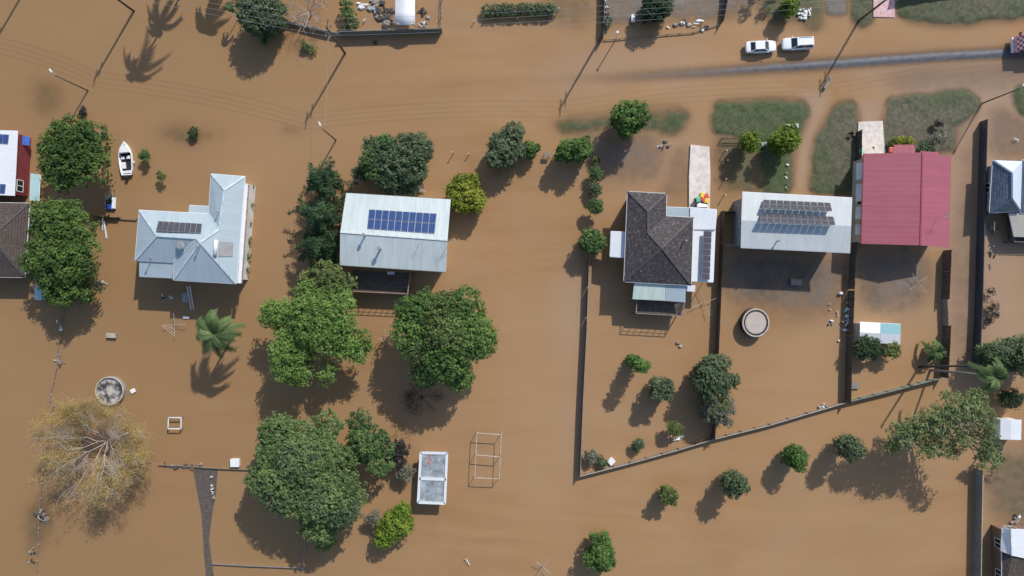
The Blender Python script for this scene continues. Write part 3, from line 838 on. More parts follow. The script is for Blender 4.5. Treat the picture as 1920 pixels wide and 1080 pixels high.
# --- left edge: white roofed house with dark red wall
e = 3.5
h = thing('house', 'house with white metal roof and dark red side wall at the left edge', 'house', W(-20, 310))
walls(h, [(-170, 240), (31, 246), (25, 366), (-176, 360)], e, M['wall_red'], 0.25, wins=False)
ro, pls = roof(h, [(-70, 242, e + 1.3), (32, 245, e), (26, 367, e), (-76, 363, e + 1.3), (-172, 239, e), (-178, 361, e)], [[0, 1, 2, 3], [4, 0, 3, 5]], M['roof_plain_white'], ridge=M['ridge_white'], ridges=[(0, 3)])
wa, wb_ = W(31, 246, e) + Vector((-.25, 0, 0)), W(25, 366, e) + Vector((-.25, 0, 0))
window(h, wa, wb_, .74, .92, 1.3, 2.6)
solar(h, [(-16, 250), (17, 252), (15, 270), (-17, 268)], 3, 1, pls[0], .12, M['solar_blue'])
solar(h, [(-20, 343), (11, 345), (9, 363), (-22, 361)], 3, 1, pls[0], .12, M['solar_blue'])
roof(h, [(58, 325, 1.5), (75, 327, 1.2), (72, 377, 1.2), (56, 376, 1.5)], [[0, 1, 2, 3]], M['awning_blue'], name='side_awning', thick=.08)
roof(h, [(40, 254, 1.9), (56, 257, 1.6), (55, 273, 1.6), (39, 271, 1.9)], [[0, 1, 2, 3]], M['blue_tarp'], name='window_awning', thick=.08)

e = 3.3
h = thing('house', 'house with brown tiled hip roof at the left edge beside a leafy tree', 'house', W(-20, 450))
walls(h, [(-150, 380), (53, 384), (46, 517), (-155, 515)], e, M['wall_brick'], 0.5)
roof(h, [(-150, 378, e), (55, 381, e), (46, 520, e), (-155, 518, e), (-18, 447, e + 2.2), (-85, 446, e + 2.2)], [[0, 1, 4, 5], [1, 2, 4], [2, 3, 5, 4], [3, 0, 5]], M['tile_brown'], ridge=M['ridge_dark'], ridges=[(1, 4), (2, 4), (4, 5), (0, 5), (3, 5)])
wa, wb_ = W(53, 384, e) + Vector((-.5, 0, 0)), W(46, 517, e) + Vector((-.5, 0, 0))

# --- right edge: blue tiled house
e = 3.2
h = thing('house', 'house with blue tiled hip roof, paler on two slopes, behind the long dark fence', 'house', W(1890, 370))
walls(h, [(1864, 303), (1915, 304), (1912, 393), (1858, 396)], e, M['wall_grey'], 0.4)
roof(h, [(1862, 301, e), (1916, 303, e), (1913, 396, e), (1856, 399, e), (1897, 324, e + 1.7), (1897, 372, e + 1.7)], [[2, 3, 5], [3, 0, 4, 5]], M['tile_blue'], ridge=M['ridge_blue'], ridges=[(0, 4), (4, 5), (2, 5), (3, 5)])
roof(h, [(1862, 301, e), (1916, 303, e), (1913, 396, e), (1856, 399, e), (1897, 324, e + 1.7), (1897, 372, e + 1.7)], [[0, 1, 4], [1, 2, 5, 4]], M['roof_pale_sky'])  # north and east slopes in a paler colour
roof(h, [(1893, 400, 2.8), (1990, 402, 2.8), (1990, 445, 2.5), (1902, 443, 2.5)], [[0, 1, 2, 3]], M['roof_old'], name='patio_roof', thick=.1)
walls(h, [(1912, 300), (2060, 302), (2056, 402), (1912, 398)], 3.0, M['wall_grey'], 0.4)
roof(h, [(1917, 300, 3.0), (2060, 302, 3.0), (2056, 402, 3.0), (1914, 399, 3.0), (1985, 350, 4.6)], [[0, 1, 4], [1, 2, 4], [2, 3, 4], [3, 0, 4]], M['tile_blue'], name='rear_roof')
deck(h, [(1889, 402), (1990, 404), (1990, 457), (1893, 454)], .9, M['timber_dark'], M['timber_grey'], ((0, 3), (3, 2)))

# --- bottom right house
e = 3.2
h = thing('house', 'house with old grey and white gabled roof at the lower right corner', 'house', W(1910, 1030))
walls(h, [(1881, 992), (1990, 994), (1990, 1120), (1884, 1120)], e, M['wall_brick'], 0.4)
roof(h, [(1880, 990, e), (1896, 992, e + .9), (1990, 994, e), (1990, 1062, e), (1898, 1042, e + .9), (1878, 1034, e)], [[0, 1, 4, 5], [1, 2, 3, 4]], M['roof_plain_white'], ridge=M['ridge_white'], ridges=[(1, 4)])
roof(h, [(1879, 1036, e - .2), (1897, 1043, e + .5), (1990, 1064, e), (1990, 1130, e - .3), (1880, 1130, e - .3)], [[0, 1, 2, 3, 4]], M['tile_brown'], name='rear_roof')

# --- house just above the frame at the right, only its shade reaches the lawn
h = thing('house', 'house outside the frame shading the lawn beside the pink driveway', 'house', W(1810, -110))
e = 5.0
hp = [(1760, -190), (1905, -190), (1905, -98), (1735, -70)]
walls(h, hp, e, M['wall_cream'], 0.5)
roof(h, [(1760, -190, e), (1905, -190, e), (1905, -98, e), (1735, -70, e), (1790, -135, e + 1.6), (1870, -142, e + 1.6)], [[0, 1, 5, 4], [1, 2, 5], [2, 3, 4, 5], [3, 0, 4]], M['tile_brown'], ridge=M['ridge_dark'], ridges=[(0, 4), (3, 4), (4, 5), (1, 5), (2, 5)])

# ------------------------------------------------------------------ sheds and shelters
def gable_shed(name, label, cat, outline, e, rise, mat, wall, ridge_axis=0, mats2=None):
    (a, b, c, d) = outline
    o = thing(name, label, cat, W(sum(p[0] for p in outline) / 4, sum(p[1] for p in outline) / 4))
    walls(o, outline, e, wall, 0.12)
    if ridge_axis == 0: m1, m2 = ((a[0] + d[0]) / 2, (a[1] + d[1]) / 2, e + rise), ((b[0] + c[0]) / 2, (b[1] + c[1]) / 2, e + rise); pv = [(*a, e), (*b, e), m2, m1, (*c, e), (*d, e)]
    else: m1, m2 = ((a[0] + b[0]) / 2, (a[1] + b[1]) / 2, e + rise), ((d[0] + c[0]) / 2, (d[1] + c[1]) / 2, e + rise); pv = [(*b, e), (*c, e), m2, m1, (*d, e), (*a, e)]
    roof(o, pv, [[0, 1, 2, 3], [3, 2, 4, 5]], mat, thick=.07)
    return o

sh = thing('glass_shed', 'small shed with white framed translucent roof between the tall trees and the pipe frame', 'shed', W(812, 895))
walls(sh, [(790, 851), (836, 852), (832, 942), (785, 940)], 2.2, M['wall_grey'], 0.1)
M['poly_sheet'] = m_plain('cloudy_roof_sheet', (0.30, 0.34, 0.36), 0.35, var=0.45, scale=1.1)
roof(sh, [(790, 850, 2.3), (837, 851, 2.3), (833, 943, 2.25), (785, 941, 2.25)], [[0, 1, 2, 3]], M['poly_sheet'], thick=.06)
fr = MB(); q = [W(x, y, 2.36) for x, y in ((789, 849), (838, 850), (834, 944), (784, 942))]
for a, b_ in ((0, 1), (1, 2), (2, 3), (3, 0)): fr.beam(q[a], q[b_], .38, .1)
fr.beam(q[0].lerp(q[3], .52), q[1].lerp(q[2], .52), .45, .1)
obj('roof_frame', fr, M['roof_plain_white'], sh)
rm = MB()
for k, (x, y) in enumerate(((806, 854), (804, 859), (807, 862), (803, 867), (806, 870))): rm.box(W(x, y, 2.33), (.28, .2, .02), .5 * k)
obj('red_mark', rm, M['red_plastic'], sh)

sh = thing('garden_shed', 'garden shed with half white and half teal roof beside leafy shrubs', 'shed', W(1650, 625))
walls(sh, [(1613, 605), (1688, 608), (1688, 645), (1612, 642)], 2.0, M['wall_white'], 0.1)
roof(sh, [(1613, 604, 2.0), (1651, 606, 2.0), (1650.5, 625, 2.4), (1612.5, 623, 2.4)], [[0, 1, 2, 3]], M['roof_plain_white'], thick=.06)
roof(sh, [(1612.5, 623, 2.4), (1650.5, 625, 2.4), (1650, 643, 2.0), (1612, 641, 2.0)], [[0, 1, 2, 3]], M['roof_plain_white'], thick=.06)
roof(sh, [(1651.5, 606, 2.0), (1689, 608, 2.0), (1688.5, 627, 2.35), (1651, 625, 2.35)], [[0, 1, 2, 3]], M['roof_teal'], thick=.06)
roof(sh, [(1651, 625, 2.35), (1688.5, 627, 2.35), (1688, 645, 2.0), (1650.5, 643, 2.0)], [[0, 1, 2, 3]], M['roof_plain_white'], thick=.06)

sh = gable_shed('metal_shed', 'small white metal shed behind the pale eucalypt at the right edge', 'shed', [(1877, 786), (1915, 787), (1914, 825), (1876, 824)], 2.2, .25, M['roof_plain_white'], M['wall_white'], 1)
dd = MB(); p = W(1880, 805, 1.0); dd.box((p.x + .02, p.y, 0.9), (.06, 1.2, 1.7)); obj('door', dd, M['steel_grey'], sh)

# curved white carport in the top yard
sh = thing('shade_shelter', 'white curved roof shelter standing in the cluttered yard at the top', 'shelter', W(760, 25))
rings = []
for y in (-2, 22, 46):
    ring = []
    for k in range(9):
        t = k / 8; zz = 2.2 + .55 * math.sin(math.pi * t); ring.append(W(741 + 37 * t, y + 1.5 * t, zz))
    rings.append(ring)
cv = MB(); cv.loft(rings + [[p - Vector((0, 0, .06)) for p in r] for r in reversed(rings)], closed=False, caps=False)
obj('roof', cv, M['roof_old'] if False else M['white_paint'], sh, smooth=True)
for x, y in ((743, 0), (777, 1), (743, 44), (777, 45)):
    p = W(x, y, 2.2); pb = MB(); pb.tube([(p.x, p.y, -.8), (p.x, p.y, 2.2)], .05, 6); obj('post', pb, M['steel_grey'], sh)
eb = MB(); p = W(760, 46.5, 2.2); eb.box((p.x, p.y, 2.3), (2.7, .06, .5)); obj('end_panel', eb, M['wall_cream'], sh)

lo = thing('lean_to', 'low light blue roof poking out under the big tree near the brown tiled house', 'shelter', W(80, 548))
roof(lo, [(66, 535, 1.6), (95, 536, 1.8), (95, 562, 1.7), (65, 561, 1.5)], [[0, 1, 2, 3]], M['awning_blue'], thick=.07)
for x, y in ((68, 537), (67, 559), (92, 560)):
    p = W(x, y, 1.5); pb = MB(); pb.tube([(p.x, p.y, -.8), (p.x, p.y, 1.6)], .05, 6); obj('post', pb, M['steel_grey'], lo)

# ------------------------------------------------------------------ fences
def fence(label, pts, hgt, mat, style='paling', post_gap=2.4, post_mat=None, thick=0.05, name='fence', cat='fence', group=None, cap=None, gaps=()):
    Pn = [W(x, y) for x, y in pts]
    o = thing(name, label, cat, Pn[0], group=group)
    np_ = 0
    for s in range(len(Pn) - 1):
        a, b = Pn[s], Pn[s + 1]; d = b - a; L = d.length; u = d.normalized(); rz = math.atan2(u.y, u.x)
        pn = MB(); side = Vector((-u.y, u.x, 0))
        if style == 'paling':
            n = max(2, int(L / .18))
            for k in range(n):
                if random.random() < .004: continue
                c = a + u * (L * (k + .5) / n); hh = hgt * (1 + random.uniform(-.03, .02))
                pn.box((c.x + random.uniform(-.006, .006), c.y + random.uniform(-.006, .006), (hh - .8) / 2), (L / n * .985, .025, hh + .8), rz + random.uniform(-.01, .01))
            obj('panel', pn, mat, o)
        elif style == 'steel':
            # ribbed steel sheets: a zig-zag wall
            n = max(2, int(L / .2)); r0, r1 = [], []
            for k in range(n + 1):
                c = a + u * (L * k / n) + side * (.025 if k % 2 else -.025)
                r0.append((c.x, c.y, -.8)); r1.append((c.x, c.y, hgt))
            for k in range(n): pn.loft([[r0[k], r0[k + 1], Vector(r0[k + 1]) + side * .01, Vector(r0[k]) + side * .01], [r1[k], r1[k + 1], Vector(r1[k + 1]) + side * .01, Vector(r1[k]) + side * .01]])
            obj('panel', pn, mat, o)
        if cap or style in ('steel', 'rail'):
            rl = MB()
            if style == 'rail':
                for zz in (hgt - .08, hgt * .55): rl.beam(a + Vector((0, 0, zz)), b + Vector((0, 0, zz)), thick, .12)
            else:
                rl.beam(a + Vector((0, 0, hgt + .02)), b + Vector((0, 0, hgt + .02)), .09, .06)
            obj('rail', rl, cap or mat, o)
        n = max(1, int(round(L / post_gap)))
        for k in range(n + (1 if s == len(Pn) - 2 else 0)):
            if np_ > 60: break
            c = a + u * (L * k / n) + side * .06; pb = MB(); pb.box((c.x, c.y, (hgt + .06 - .8) / 2), (.1, .1, hgt + .06 + .8), rz); obj('post', pb, post_mat or mat, o); np_ += 1
    return o

fence('grey steel fence with posts along the south side of the cluttered top yard', [(640, 67), (735, 64), (829, 61)], 1.7, M['fence_grey'], 'steel', 2.4, M['steel_dark'])
fence('thin wire side fence running up from the end of the grey steel fence', [(829, 60), (832, -30)], 1.2, M['timber_grey'], 'rail', 2.4)
fence('bleached pale timber fence beside the bare grey tree in the top yard', [(508, 34), (560, 48), (612, 62), (640, 67)], 1.1, M['timber_pale'], 'paling', 2.4)
fence('long paling fence bounding the empty brown lot, left of the dark tiled house', [(1103, 484), (1098, 620), (1091, 760), (1086, 889)], 1.6, M['timber_dark'], 'paling', 2.6, cap=M['timber_grey'])
fence('slanting weathered paling fence along the rear of the two middle yards', [(1087, 890), (1180, 866), (1270, 841), (1333, 822), (1440, 795), (1510, 774), (1582, 753)], 0.95, M['timber_grey'], 'paling', 2.6, M['timber_dark'], cap=M['timber_pale'])
fence('grey green steel fence closing the yard below the garden shed', [(1584, 752), (1660, 733), (1720, 717), (1757, 708)], 1.1, M['fence_green'], 'steel', 2.4)
fence('dark paling fence between the dark tiled house and the trampoline yard', [(1351, 400), (1347, 520), (1340, 680), (1334, 820)], 1.9, M['timber_dark'], 'paling', 2.6)
fence('dark debris strewn paling fence between the trampoline yard and the garden shed', [(1593, 476), (1590, 560), (1586, 660), (1584, 752)], 2.0, M['timber_dark'], 'paling', 2.4)
fence('tall dark paling fence shading the driveway side of the red roofed house', [(1606, 248), (1605, 340), (1602, 420), (1596, 476)], 1.7, M['timber_dark'], 'paling', 2.4)
fence('dark brown paling fence right of the garden shed yard', [(1769, 470), (1765, 560)], 2.0, M['timber_dark'], 'paling', 2.4)
fence('short dark brown fence run beside the right palm shrub', [(1768, 610), (1763, 706)], 2.0, M['timber_dark'], 'paling', 2.4)
fence('short grey panel fence between two dark brown fence runs', [(1766, 560), (1768, 610)], 1.4, M['timber_grey'], 'paling', 2.4)
fence('long tall charcoal steel fence between the bare lane and the blue tiled house', [(1837, 229), (1832, 400), (1828, 560), (1822, 692)], 1.75, M['fence_navy'], 'steel', 2.4)
fence('grey steel fence with a pale top rail near the lower right house', [(1828, 878), (1826, 980), (1824, 1100)], 1.8, M['fence_grey'], 'steel', 2.4, cap=M['timber_pale'])
fence('short dark timber fence between the big tree and the pale blue roofed house', [(178, 406), (226, 409)], 0.9, M['timber_dark'], 'paling', 2.2)
fence('low grey rail fence reaching the corner of the pale blue roofed house', [(226, 409), (258, 411)], 0.5, M['timber_grey'], 'rail', 2.2)
fence('flooded post and wire fence running down the left side', [(122, 575), (112, 640), (108, 690), (97, 740), (102, 775), (82, 880), (76, 960), (70, 1080)], 0.3, M['timber_grey'], 'rail', 2.6, M['timber_pale'], thick=.04)
fence('low grey rail fence with rubbish caught on it above the concrete path', [(300, 871), (345, 873), (400, 877), (440, 879), (470, 880)], 0.4, M['timber_grey'], 'rail', 2.0)
fence('sunken pipe rail fence near the bottom edge below the big tree', [(400, 1056), (470, 1060), (570, 1064), (574, 980)], 0.4, M['steel_grey'], 'rail', 3.0)
fence('dark steel fence running up from the roadside power pole in the top yards', [(1129, 76), (1131, 0), (1132, -50)], 1.7, M['fence_navy'], 'steel', 2.4)
fence('dark board fence right of the debris pile in the top yards', [(1352, 45), (1358, 10), (1362, -40)], 1.6, M['timber_dark'], 'paling', 2.4)
fence('broken wire fence along the front of the top yards beside debris', [(1133, 76), (1190, 72), (1250, 66), (1300, 62), (1345, 48)], 0.35, M['timber_grey'], 'rail', 2.6, thick=.03)
fence('dark post and rail garden fence behind two small lawn trees', [(1352, 262), (1390, 262), (1425, 264)], 1.0, M['timber_dark'], 'rail', 2.6, thick=.08)
fence('dark gate fence panel at the left end of the grey white roofed house', [(1352, 398), (1388, 400)], 1.5, M['timber_dark'], 'paling', 1.6)
fence('dark side fence closing the passage left of the grey white roofed house', [(1352, 460), (1387, 461)], 1.2, M['steel_grey'], 'rail', 1.6)

# ------------------------------------------------------------------ poles and wires
def power_pole(label, px, py, hgt, rz, lean=(0, 0)):
    p = W(px, py); o = thing('power_pole', label, 'power pole', (p.x, p.y, -.8), group='timber power poles')
    t = Vector((p.x + lean[0], p.y + lean[1], hgt)); mb = MB(); mb.tube([(p.x, p.y, -.8), t], [.19, .13], 10); obj('pole', mb, M['timber_dark'], o, smooth=True)
    d = Vector((math.cos(rz), math.sin(rz), 0)); tops = []
    for zz, L in ((hgt - .3, 1.3), (hgt - 1.7, 1.05)):
        cb = MB(); c = Vector((p.x, p.y, zz)) + Vector((lean[0], lean[1], 0)) * (zz / hgt); cb.beam(c - d * L, c + d * L, .12, .12); ca = obj('crossarm', cb, M['timber_dark'], o)
        for k in (-.92, -.3, .3, .92):
            q = c + d * L * k; ib = MB(); ib.tube([q + Vector((0, 0, .05)), q + Vector((0, 0, .16)), q + Vector((0, 0, .24))], [.05, .07, .04], 6); obj('insulator', ib, M['lamp_head'], ca)
            tops.append(q + Vector((0, 0, .25)))
    return tops
def street_lamp(label, px, py, hgt, dx, dy):
    p = W(px, py); o = thing('street_lamp', label, 'street lamp', (p.x, p.y, -.8), group='slim street lamps')
    mb = MB(); t = Vector((p.x, p.y, hgt)); mb.tube([(p.x, p.y, -.8), t], [.12, .08], 8); obj('pole', mb, M['timber_dark'], o, smooth=True)
    ab = MB(); e_ = t + Vector((dx, dy, .25)); ab.tube([t - Vector((0, 0, .1)), e_], .05, 6); obj('arm', ab, M['steel_grey'], o)
    lb = MB(); d = Vector((dx, dy, 0)).normalized(); s = Vector((-d.y, d.x, 0))
    lb.loft([[e_ + s * w_ + d * l + Vector((0, 0, zz)) for w_, zz in ((-.12, 0), (.12, 0), (.09, .12), (-.09, .12))] for l in (-.1, .2, .5)]); obj('lamp_head', lb, M['lamp_head'], o)
tA = power_pole('timber power pole standing in open water at the top left', 251, 21, 10.6, 1.35)
tB = power_pole('timber power pole at the left end of the grey steel fence', 647, 100, 10.6, 1.45)
tC = power_pole('timber power pole on the roadside right of the long clipped hedge', 1123, 77, 10.6, 1.5)
tD = power_pole('timber power pole casting its shadow across the wet road streak', 1610, 39, 10.6, 1.6)
tE = power_pole('timber power pole outside the frame at the far left', 62, -45, 10.6, 1.3)
tF = power_pole('timber power pole outside the frame at the far right', 2060, -20, 10.6, 1.6)
street_lamp('slim street lamp in the water above the round dense tree at the left', 165, 170, 7.6, -.3, .4)
street_lamp('slim street lamp standing above the dark pine row', 630, 263, 7.6, -.2, .45)
street_lamp('slim street lamp at the corner of the right hand lawn by the lane', 1841, 194, 7.8, .3, .4)
# leaning bare pole with the right palm
o = thing('leaning_pole', 'dark bare pole leaning over the lane beside the tall palm trunk', 'pole', W(1718, 688))
mb = MB(); a = W(1718, 688, -.8); b_ = W(1811, 686, 10.4); mb.tube([a, b_], [.2, .13], 9); obj('shaft', mb, M['bark_dark'], o, smooth=True)
mb = MB(); mb.tube([b_, b_ + Vector((.15, 0, .35))], [.2, .12], 9); obj('cap', mb, M['steel_dark'], o)

def wires(label, A, B, sag, idx=(0, 1, 2, 3)):
    o = thing('power_line', label, 'power line', (A[0] + B[0]) * .5 - Vector((0, 0, 0)), group='overhead power lines')
    for k in idx:
        a, b = A[k], B[k]; pts = []
        for t in np.linspace(0, 1, 15): pts.append(a.lerp(b, float(t)) - Vector((0, 0, sag * 4 * t * (1 - t))))
        mb = MB(); mb.tube(pts, .016, 4, False); obj('wire', mb, M['steel_grey'], o)
wires('sagging power lines at the top left corner between two timber poles', tE, tA, .5)
wires('sagging power lines above the submerged road at the top left', tA, tB, .7)
wires('sagging power lines passing above the grey steel fence and clipped hedge', tB, tC, .8)
wires('sagging power lines above the top yards and the parked cars', tC, tD, .8)
wires('sagging power lines above the pink driveway at the top right', tD, tF, .8)
wires('thin service wire crossing the street from the pole by the hedge', [tC[4]], [W(1168, 212, 6.5)], .3, (0,))
wires('thin service wire dropping to the lamp above the pine row', [tB[4]], [W(609, 236, 7.5)], .3, (0,))

# ------------------------------------------------------------------ vegetation
def leaf_mesh(name, cen, nor, size, tint, mat, parent, aspect=0.55):
    """cen, nor: (n,3) arrays; one kite shaped leaf clump face each"""
    n = len(cen)
    off = np.array(OFF[parent.name])
    r = RNG.normal(size=(n, 3)); u = np.cross(nor, r); u /= np.linalg.norm(u, axis=1)[:, None] + 1e-9
    v = np.cross(nor, u)
    s = size[:, None] if hasattr(size, '__len__') else size
    bend = nor * s * 0.18
    p0 = cen - u * s; p1 = cen + v * s * aspect + bend; p2 = cen + u * s; p3 = cen - v * s * aspect + bend
    co = np.stack([p0, p1, p2, p3], 1).reshape(-1, 3) - off
    me = bpy.data.meshes.new(name)
    me.vertices.add(4 * n); me.vertices.foreach_set('co', co.astype(np.float32).ravel())
    me.loops.add(4 * n); me.loops.foreach_set('vertex_index', np.arange(4 * n, dtype=np.int32))
    me.polygons.add(n); me.polygons.foreach_set('loop_start', np.arange(0, 4 * n, 4, dtype=np.int32))
    me.update()
    at = me.attributes.new('tint', 'FLOAT', 'FACE'); at.data.foreach_set('value', np.clip(tint, 0, 1).astype(np.float32))
    me.materials.append(mat)
    o = bpy.data.objects.new(name, me); COL.objects.link(o); o.parent = parent; OFF[o.name] = OFF[parent.name]
    return o

def crown_points(blobs, clump=0.55, dens=1.0, leaf=0.22, fill=0.25, low=-0.35):
    """clumps of leaves spread over the shells and the insides of several lobes"""
    C, N, T = [], [], []
    for (c, rx, ry, rz) in blobs:
        area = rx * ry
        nc = max(5, int(area / (clump * clump) * 5.6))
        d = RNG.normal(size=(nc, 3)); d /= np.linalg.norm(d, axis=1)[:, None]
        d[:, 2] = np.where(d[:, 2] < low, -d[:, 2], d[:, 2])
        rad = np.where(RNG.random(nc) < fill, RNG.uniform(.2, .75, nc), RNG.uniform(.78, 1.04, nc))
        cc = np.array(c) + d * rad[:, None] * np.array([rx, ry, rz])
        tt = np.clip(RNG.uniform(0.1, 0.8, nc) + RNG.normal() * .13, 0, 1)
        cr = clump * RNG.uniform(.6, 1.25, nc)
        nl = max(4, int(dens * 11 * (clump / leaf) ** 2 * 0.16))
        o = RNG.normal(size=(nc, nl, 3)); o /= np.linalg.norm(o, axis=2)[:, :, None]
        rr = RNG.random((nc, nl)) ** .45
        pts = cc[:, None, :] + o * (rr * cr[:, None])[:, :, None] * np.array([1, 1, .7])
        nn = o * .66 + d[:, None, :] * .42 + RNG.normal(size=o.shape) * .3 + np.array([.18, .3, .68])
        C.append(pts.reshape(-1, 3)); N.append(nn.reshape(-1, 3)); T.append((tt[:, None] + RNG.normal(size=(nc, nl)) * .16).ravel())
    C = np.concatenate(C); N = np.concatenate(N); T = np.concatenate(T)
    N /= np.linalg.norm(N, axis=1)[:, None] + 1e-9
    return C, N, T

def limb(mb, a, b, r0, r1, wob=.25, seg=4, n=6):
    a = Vector(a); b = Vector(b); L = (b - a).length; pts, rr = [], []
    for k in range(seg + 1):
        t = k / seg; p = a.lerp(b, t); w_ = wob * L * .12 * math.sin(math.pi * t)
        p += Vector((random.uniform(-1, 1), random.uniform(-1, 1), random.uniform(-.3, .6))) * w_
        pts.append(p); rr.append(r0 + (r1 - r0) * t)
    mb.tube(pts, rr, n); return pts

def tree(label, blobs, hgt, mat, name='tree', cat='tree', bark=None, base=None, clump=.55, leaf=.22, dens=1.0, flat=.62, fill=.25, group=None, trunk_r=None, low=-.35, extra=None, skirt=True):
    """blobs: (px, py, radius_px, z of the lobe) traced on the photo"""
    B = []
    for bl in blobs:
        px, py, r, z = bl[:4]; c = W(px, py, z); k = (1 - z / CAM_H) / PPM
        ry = bl[4] if len(bl) > 4 else r
        rz = min(max(r, ry) * k * flat * 1.2, max(.3, z * .98)) if len(bl) < 6 else bl[5]
        B.append((c, r * k * 1.03, ry * k * 1.03, rz))
    if hgt <= 7.6 and cat == 'tree' and skirt:
        # foliage reaches down towards the water on the low yard trees
        top = list(B)
        for (c, rx, ry, rz) in top:
            for f, sc in ((.62, .92), (.32, .78)):
                B.append((Vector((c.x, c.y, c.z * f)), rx * sc, ry * sc, max(.3, c.z * .22)))
    tot = sum(b[1] * b[2] for b in B)
    cen = sum((b[0] * (b[1] * b[2]) for b in B), Vector()) / tot
    bp = W(*base) if base else Vector((cen.x, cen.y, 0))
    o = thing(name, label, cat, (bp.x, bp.y, -.9), group=group)
    tr = trunk_r or max(.05, .028 * hgt)
    mb = MB(); zmin = min(b[0].z - b[3] for b in B); fork = Vector((bp.x, bp.y, 0)).lerp(cen, .45); fork.z = max(.25, min(cen.z * .5, zmin + .4 * (cen.z - zmin)))
    mb.tube([(bp.x, bp.y, -.9), (bp.x, bp.y, 0), fork], [tr * 1.3, tr * 1.1, tr * .75], 8); 
    for (c, rx, ry, rz) in B:
        tip = Vector(c) + Vector((0, 0, rz * .1)); pts = limb(mb, fork, tip, tr * .6, tr * .22)
        for q in range(3 if rx > 1 else 1):
            a = random.uniform(0, 6.28); limb(mb, pts[random.randint(1, 3)], Vector(c) + Vector((math.cos(a) * rx * .75, math.sin(a) * ry * .75, rz * random.uniform(-.2, .5))), tr * .28, tr * .08, n=5)
    obj('trunk', mb, bark or M['bark'], o, smooth=True)
    C, N, T = crown_points(B, clump, dens, leaf, fill, low)
    leaf_mesh('crown', C, N, leaf * RNG.uniform(.7, 1.3, len(C)), T, mat, o)
    if extra:
        m2, frac, bl2 = extra
        B2 = [(W(x, y, z), r / PPM * .93, r / PPM * .93, r / PPM * flat) for x, y, r, z in bl2]
        C, N, T = crown_points(B2, clump, dens * frac, leaf, .2, low)
        leaf_mesh('flush_growth', C, N, leaf * RNG.uniform(.7, 1.3, len(C)), T, m2, o)
    return o

def lobes(px, py, r, z, n, spread=.55, rf=.52, ry=None, zj=.12):
    """a crown of n lobes scattered round a centre lobe"""
    out = [(px, py, r * .62, z * 1.05, (ry or r) * .62)]
    for k in range(n):
        a = 2 * math.pi * (k + random.uniform(-.25, .25)) / n; s = spread * random.uniform(.72, 1.25); q = rf * random.uniform(.62, 1.22) * r
        out.append((px + math.cos(a) * r * s, py + math.sin(a) * (ry or r) * s, q, z * (1 + random.uniform(-zj, zj * .3))))
    return out

tree('round dense bright green tree beside the moored white boat', lobes(139, 289, 68, 6.0, 9, .58, .5), 8, P['leafy'], clump=.75, leaf=.21, dens=1.0)
tree('tall dense green tree overhanging the brown tiled house, below another round tree',
     lobes(116, 424, 56, 6.2, 7) + lobes(122, 492, 64, 6.0, 8) + [(110, 540, 30, 4.5), (150, 540, 28, 4.2)], 8.5, P['leafy'], clump=.75, leaf=.21, dens=1.0)
tree('broad dark grey green tree above the white gable roof with the blue panels',
     lobes(742, 310, 55, 5.5, 7, ry=50) + [(785, 275, 26, 5.2), (697, 272, 16, 4), (676, 322, 15, 3.5), (760, 345, 22, 4), (725, 268, 18, 5)], 7, P['grey'], clump=.45, leaf=.18,
     extra=(P['mid'], .9, [(722, 275, 22, 6.0), (700, 300, 26, 5.6), (710, 320, 24, 5.6)]))
tree('small round yellow green tree at the corner of the white gable roof', lobes(873, 361, 36, 3.6, 7, rf=.5), 5, P['yellow'], clump=.36, leaf=.17, dens=1.2)
tree('loose grey green tree left of the small table in the front row', lobes(947, 278, 34, 4.2, 5, .6, .5, 36) + [(965, 246, 18, 4.5), (935, 262, 14, 4)], 6, P['grey'], clump=.4, leaf=.18)
tree('little bright tree touching the loose grey green tree', lobes(998, 277, 15, 2.6, 4), 3, P['bright'], clump=.3, leaf=.16)
tree('glossy green twin crowned tree beside the small table frame', lobes(1060, 281, 20, 4.0, 5) + lobes(1090, 276, 23, 4.4, 5), 5, P['bright'], clump=.36, leaf=.18)
tree('upright green tree standing on the shallow verge near the road', lobes(1182, 223, 31, 5.4, 7, ry=34), 7, P['bright'], clump=.42, leaf=.19)
tree('thin light green lawn tree, left one in front of the dark rail fence', lobes(1411, 262, 19, 4.0, 5), 5, P['lime'], clump=.28, leaf=.14, dens=.85, fill=.5)
tree('bushy light green lawn tree beside the muddy driveway', lobes(1479, 259, 25, 4.2, 6), 5, P['lime'], clump=.3, leaf=.15, dens=1.0)
# shrub row along the brown lot
row = 'shrubs in a row left of the dark tiled house'
tree('tiny olive shrub, uppermost of the row left of the dark tiled house', lobes(1119, 301, 8, 1.2, 4), 1.5, P['olive'], 'shrub', 'shrub', clump=.22, leaf=.13, group=row)
tree('clipped round green shrub second from the top of the row', lobes(1117, 325, 14, 1.7, 6), 2.2, P['mid'], 'shrub', 'shrub', clump=.22, leaf=.12, dens=1.3, group=row)
tree('straggly olive shrub between the two clipped round shrubs of the row', lobes(1116, 356, 14, 1.5, 5), 2, P['grey'], 'shrub', 'shrub', clump=.25, leaf=.14, group=row)
tree('neat dark round shrub just above the dark corner tree', lobes(1117, 388, 16, 2.3, 7), 3, P['mid'], 'shrub', 'shrub', clump=.22, leaf=.12, dens=1.4, group=row)
tree('bushy dark tree at the corner of the long paling fence', lobes(1110, 454, 24, 3.2, 6), 4.2, P['mid'], clump=.36, leaf=.17)
